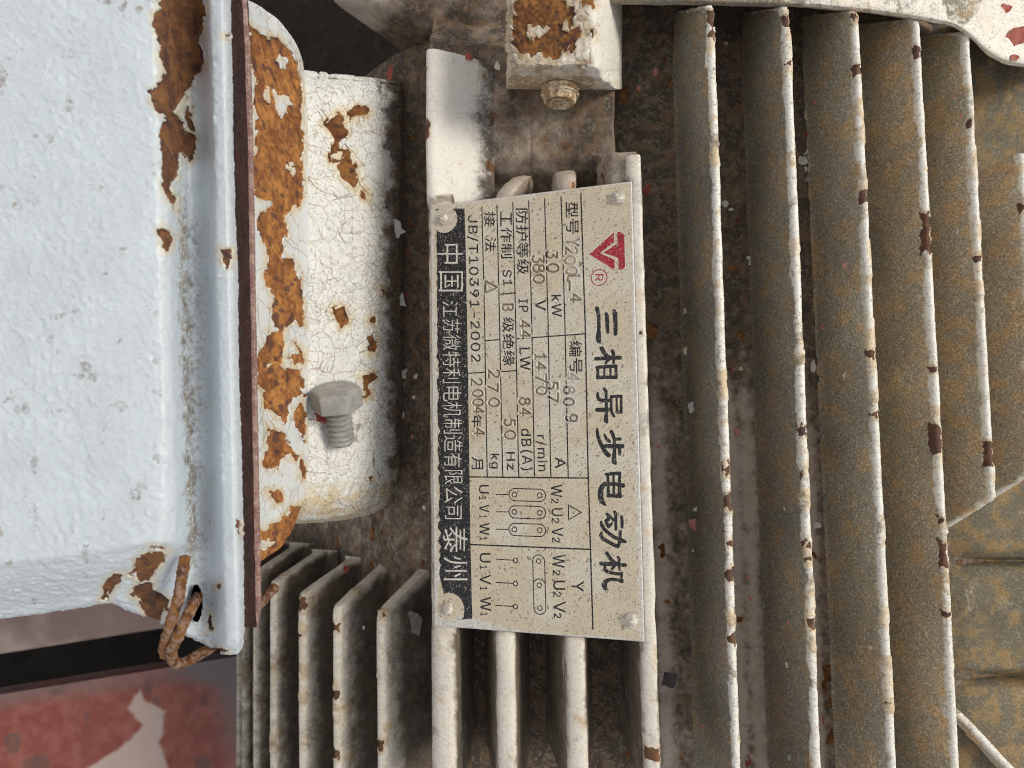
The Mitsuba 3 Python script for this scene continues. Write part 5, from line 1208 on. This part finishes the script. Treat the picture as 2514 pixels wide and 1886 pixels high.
def flake(kind, px, py, wx, wy, label, group=None, seed=0, shape=None, tilt=0.35, lift=0.25):
    name = 'paint_flake'
    n_ = counts.get(name, 0); counts[name] = n_ + 1
    key = name + ('_%03d' % n_ if n_ else '')
    rng = np.random.default_rng(900 + n_ + seed)
    P, n = surface_at(px, py)
    n = n * 0.6 + np.array([0, 0, 0.55]) + rng.normal(0, tilt * 0.4, 3)
    n /= np.linalg.norm(n)
    k = (CAM - P[2]) / FPX
    ex = np.array([1.0, 0, 0]) - n * n[0]; ex /= np.linalg.norm(ex); ey = np.cross(n, ex)
    m = rng.integers(6, 9)
    ang = np.sort(np.linspace(0, 2 * np.pi, m, endpoint=False) + rng.uniform(-0.35, 0.35, m))
    rad = rng.uniform(0.62, 1.08, m)
    poly = np.stack([np.cos(ang) * rad * wx / 2, np.sin(ang) * rad * wy / 2], -1) * k if shape is None else np.array(shape, float) * [1, -1] * k
    out = []
    for i in range(len(poly)):
        a_, b_ = poly[i], poly[(i + 1) % len(poly)]
        for t in (0, 0.35, 0.7):
            out.append(a_ + (b_ - a_) * t + rng.normal(0, 0.02, 2) * np.linalg.norm(b_ - a_))
    out = np.array(out)
    rings = [out * s for s in (1.0, 0.66, 0.33)]
    pts = np.vstack(rings + [[[0, 0]]])
    curl = rng.uniform(-1, 1, 2)
    R = np.abs(out).max()
    z = 0.35 * R * ((pts @ curl) / R) ** 2 * 0.6 + rng.uniform(-.05, .05, len(pts)) * R * 0.3
    V = P + n * lift + pts[:, :1] * ex + pts[:, 1:] * ey + z[:, None] * n
    V2 = V - n * 0.22
    q = len(out); F = []
    for r_ in range(2):
        for i in range(q):
            j = (i + 1) % q
            F += [(r_ * q + i, r_ * q + j, (r_ + 1) * q + j), (r_ * q + i, (r_ + 1) * q + j, (r_ + 1) * q + i)]
    F += [(2 * q + i, 2 * q + (i + 1) % q, 3 * q) for i in range(q)]
    F = np.array(F); nv = len(V)
    side = [(i, nv + i, nv + (i + 1) % q) for i in range(q)] + [(i, nv + (i + 1) % q, (i + 1) % q) for i in range(q)]
    scene[key] = mikit.ply((np.vstack([V, V2]) / 1000, np.vstack([F, F[:, ::-1] + nv, side])), kind + '_flake', smooth=35)
    tag(key, label, 'paint flake', group)


G1, G2, G3 = 'specks of red paint between the fins', 'crumbs of pale paint between the fins', 'chips of paint in the dark gap left of the nameplate'
for f_ in [('white', 972, 562, 56, 46, 'large pale paint flake lying left of the upper end of the nameplate', None, 0, [(-28, -18), (0, -24), (14, -18), (17, -2), (30, 6), (15, 12), (6, 22), (-24, 12)]),
           ('red', 961, 176, 30, 50, 'curled red paint flake at the top of the dark gap beside the neck'), ('dark', 948, 501, 24, 26, 'dark red-brown chip just above the large pale flake'), ('red', 1001, 621, 16, 14, 'small red chip beside the black band near its top'),
           ('white', 984, 736, 32, 38, 'pale four-sided flake level with the stamped triangle', None, 0, [(-14, 16), (-4, -18), (6, -18), (16, 14)]), ('red', 996, 725, 12, 16, 'red chip tucked behind the pale four-sided flake'), ('dark', 1006, 873, 30, 32, 'dark brown chip in the middle of the gap beside the nameplate'),
           ('white', 990, 918, 34, 30, 'star-shaped whitish flake level with the bolt head', None, 0, [(-17, -12), (2, -8), (17, -10), (10, 4), (6, 14), (0, 10), (-10, 15)]), ('white', 1022, 924, 18, 16, 'small pale square chip right of the star-shaped flake'), ('cream', 1017, 976, 13, 13, 'little cream crumb with a dark middle in the gap'),
           ('white', 992, 1019, 42, 22, 'long pointed pale flake level with the bolt thread', None, 0, [(-20, -8), (-4, -9), (10, -4), (22, 10), (0, 7), (-18, 8)]), ('pink', 1013, 1072, 12, 12, 'pink chip low in the gap beside the nameplate'), ('grey', 974, 1198, 40, 46, 'grey-brown flake at the lower corner of the neck'),
           ('white', 1041, 1247, 14, 14, 'tiny pale chip against the lower left edge of the nameplate'), ('red', 846, 1400, 24, 34, 'red flake stuck on the sloping end of a left-hand fin'), ('white', 892, 1541, 8, 12, 'white speck on the flank of a left-hand fin'),
           ('grey', 1011, 1528, 58, 66, 'round grey leaf-like flake below the nameplate corner', None, 0, [(-27, 4), (-22, -18), (-4, -34), (4, -26), (16, -20), (27, -4), (24, 20), (17, 38), (6, 28), (-14, 22)]),
           ('red', 1151, 136, 26, 40, 'red flake on the brown deck above the nameplate'), ('cream', 1221, 163, 20, 30, 'crusty pale crumb on the deck left of the lug'), ('pink', 1609, 176, 14, 26, 'orange-red flake right of the lug, upper one of two'), ('pink', 1566, 219, 12, 15, 'orange-red flake right of the lug, lower one of two'),
           ('red', 1589, 468, 20, 36, 'red flake beside the top right corner of the nameplate'), ('white', 1964, 74, 26, 30, 'white flake high up between the second and third fins'), ('pink', 2002, 251, 14, 20, 'pink flake just above the white sliver between the second and third fins'),
           ('cream', 1981, 285, 14, 34, 'cream sliver above the heap of flakes'), ('red', 1973, 326, 24, 34, 'brick-red flake on top of the heap of white flakes'), ('white', 1974, 366, 40, 36, 'largest white flake of the heap between the second and third fins'), ('white', 1970, 396, 34, 34, 'white flake just below the largest one of the heap'),
           ('white', 1975, 416, 16, 14, 'small white flake low in the heap'), ('grey', 1990, 436, 30, 28, 'greyish flake at the foot of the heap'), ('white', 1780, 502, 18, 24, 'white flake close to the first fin, upper of a pair'), ('white', 1793, 515, 16, 10, 'white flake close to the first fin, lower of a pair'),
           ('white', 1839, 640, 26, 32, 'hooked white flake between the first and second fins'), ('white', 1700, 1000, 32, 32, 'white flake between the nameplate and the first fin'), ('white', 1994, 900, 18, 40, 'cream shard sticking out of the dark nest beside the second fin'), ('dark', 2006, 886, 46, 24, 'black crumbly nest beside the second fin'),
           ('dark', 2002, 940, 26, 50, 'lower black lump of the nest beside the second fin'), ('pink', 1809, 1058, 20, 34, 'pink-red flake low between the first and second fins'), ('pink', 1706, 1292, 34, 44, 'large pink flake between the nameplate and the first fin', None, 0, [(-16, -14), (10, -22), (17, -8), (12, 22), (-2, 10), (-18, 0)]),
           ('dark', 1643, 1667, 34, 44, 'dark grey square flake right of the pad near the bottom', None, 0, [(-12, -18), (18, -12), (16, 8), (10, 22), (-18, 14)]), ('red', 1836, 1866, 18, 40, 'red flake at the bottom edge between the first and second fins'), ('pink', 2076, 655, 16, 28, 'bright pink flake between the second and third fins'),
           ('pink', 2018, 802, 14, 18, 'pink flake between the second and third fins, below the bright one'), ('red', 2470, 20, 34, 26, 'red paint splash at the top right corner, upper'), ('red', 2488, 100, 56, 60, 'large red paint splash at the top right corner', None, 0, [(-26, 20), (-24, -8), (-8, -26), (30, -34), (30, 4), (6, 10), (-4, 26), (-18, 28)]),
           ('red', 2489, 141, 26, 20, 'small red paint splash at the top right corner, lowest')]:
    flake(*f_)
SMALL = [(1783, 108, 14, 12, 'cream'), (1682, 764, 20, 18, 'cream'), (1684, 863, 18, 24, 'cream'), (1820, 905, 12, 14, 'cream'), (1690, 1075, 14, 16, 'grey'), (2074, 920, 12, 30, 'white'), (1708, 1250, 20, 16, 'cream'), (2006, 1290, 22, 18, 'white'), (1834, 1862, 14, 14, 'grey'),
         (1932, 1632, 14, 20, 'cream'), (1926, 1250, 10, 10, 'cream'), (2138, 1590, 10, 12, 'cream'), (1700, 1352, 8, 8, 'white'), (2352, 570, 8, 18, 'white'), (1939, 1862, 14, 22, 'grey'), (1822, 264, 10, 12, 'red'), (1794, 909, 9, 14, 'red'), (1615, 1098, 9, 11, 'pink'), (1834, 1416, 11, 13, 'pink'), (1840, 1471, 10, 15, 'pink'),
         (1934, 1528, 8, 15, 'pink'), (1693, 1790, 14, 16, 'pink'), (1725, 1782, 9, 10, 'pink'), (2021, 1766, 8, 20, 'red'), (2005, 148, 9, 9, 'pink'), (2340, 237, 8, 10, 'pink'), (2360, 285, 14, 10, 'pink'), (2236, 1704, 8, 8, 'pink')]
NTH = ('first', 'second', 'third', 'fourth', 'fifth', 'sixth', 'seventh', 'eighth')
BETWEEN = ('between the nameplate pad and first fin', 'between the first and second fins', 'between the second and third fins', 'between the third and fourth fins', 'between the fourth and fifth fins')
rank = {}
for x, y, w, h_, c in sorted(SMALL, key=lambda s: s[1]):
    slot = sum(x > t0 + (t1 - t0) * y / 1886 for t0, t1, *_ in FINS[:4])
    tone = 'pinkish red' if c in ('pink', 'red') else 'pale'
    n_ = rank[slot, tone] = rank.get((slot, tone), -1) + 1
    flake(c, x, y, w, h_, 'tiny %s paint crumb, %s from top %s' % (tone, NTH[n_], BETWEEN[slot]), G1 if tone != 'pale' else G2)
# red shred under the bolt head
flake('red', 781, 1026, 36, 26, 'dark red shred of paint under the head of the bolt', None, 0, [(-17, -12), (17, -8), (19, 14), (2, 10), (-16, 8)], 0.1)

# ------------------------------------------------------------------ what lies under the motor
g = np.array([[-1500, -1500], [1500, -1500], [1500, 1500], [-1500, 1500]], float)
put('ground', np.column_stack([g, np.full(4, -420.0)]), [(0, 1, 2), (0, 2, 3)], 'shade_black_ground', smooth=False)
tag('ground', 'ground below the motor, coloured near black for deep shade', kind='structure')


def slab(key, quad, zt, thick, bsdf, masks=None):
    c = [[quad[0], ((quad[0][0] + quad[1][0]) / 2, (quad[0][1] + quad[1][1]) / 2), quad[1]], [quad[3], ((quad[3][0] + quad[2][0]) / 2, (quad[3][1] + quad[2][1]) / 2), quad[2]]]
    c = [[(x, y, zt) for x, y in r] for r in c]
    mid = [tuple((np.array(p) + np.array(q)) / 2) for p, q in zip(*c)]
    P, N, Q = net([c[0], mid, c[1]], W, 1.2, 1.2)
    u, v = masks(Q, P) if masks else (np.zeros(P.shape[:2]), np.zeros(P.shape[:2]))
    P = P + N * (n3(P, 12, 2, 3) * 1.0)[..., None]
    na, nb = P.shape[:2]
    idx = np.arange(na * nb).reshape(na, nb)
    ring = np.concatenate([idx[:, 0], idx[-1, 1:], idx[-2::-1, -1], idx[0, -2:0:-1]])
    V = P.reshape(-1, 3); lo = V[ring] - [0, 0, thick]
    k = np.arange(len(ring)); k2 = (k + 1) % len(ring)
    sk = np.vstack([np.stack([ring[k], ring[k2], k2 + na * nb], 1), np.stack([ring[k], k2 + na * nb, k + na * nb], 1)])
    uv = np.stack([u, v], -1).reshape(-1, 2)
    put(key, np.vstack([V, lo]), np.vstack([gridfaces(na, nb), sk]), bsdf, np.vstack([uv, uv[ring]]))


SPLASH = [(343, 1690), (315, 1742), (353, 1784), (326, 1815), (212, 1890), (150, 1960), (420, 1960), (417, 1886), (391, 1826), (402, 1746), (353, 1718)]


def base_masks(Q, P):
    q3 = np.concatenate([Q, np.zeros(Q.shape[:-1] + (1,))], -1)
    Qw = Q + 16 * np.stack([nfbm(q3 / 40, 3, 1) - .5, nfbm(q3 / 40, 3, 2) - .5], -1)
    return np.clip(0.5 + sdist([SPLASH], Qw) / 40, 0, 1), sm(400, 640, Q[..., 0] + 0.2 * (1700 - Q[..., 1]) + 30 * (nfbm(q3 / 60, 3, 7) - .5)) * 0.7 + 0.5 * (1 - sm(0, 90, Q[..., 1] - (1712 - 0.165 * Q[..., 0])))


slab('base_plate', [(-700, 1817), (820, 1572), (820, 2250), (-700, 2250)], -190, 12, 'base_paint', base_masks)
tag('base_plate', 'red-painted steel base plate with a whitish patch, below the terminal box', 'steel plate')
slab('support_beam', [(-700, 1481), (560, 1280), (560, 1518), (-700, 1717)], -150, 30, 'ledge_grey')
tag('support_beam', 'grey-brown painted beam behind the lower edge of the terminal box, above the black gap', 'steel beam')
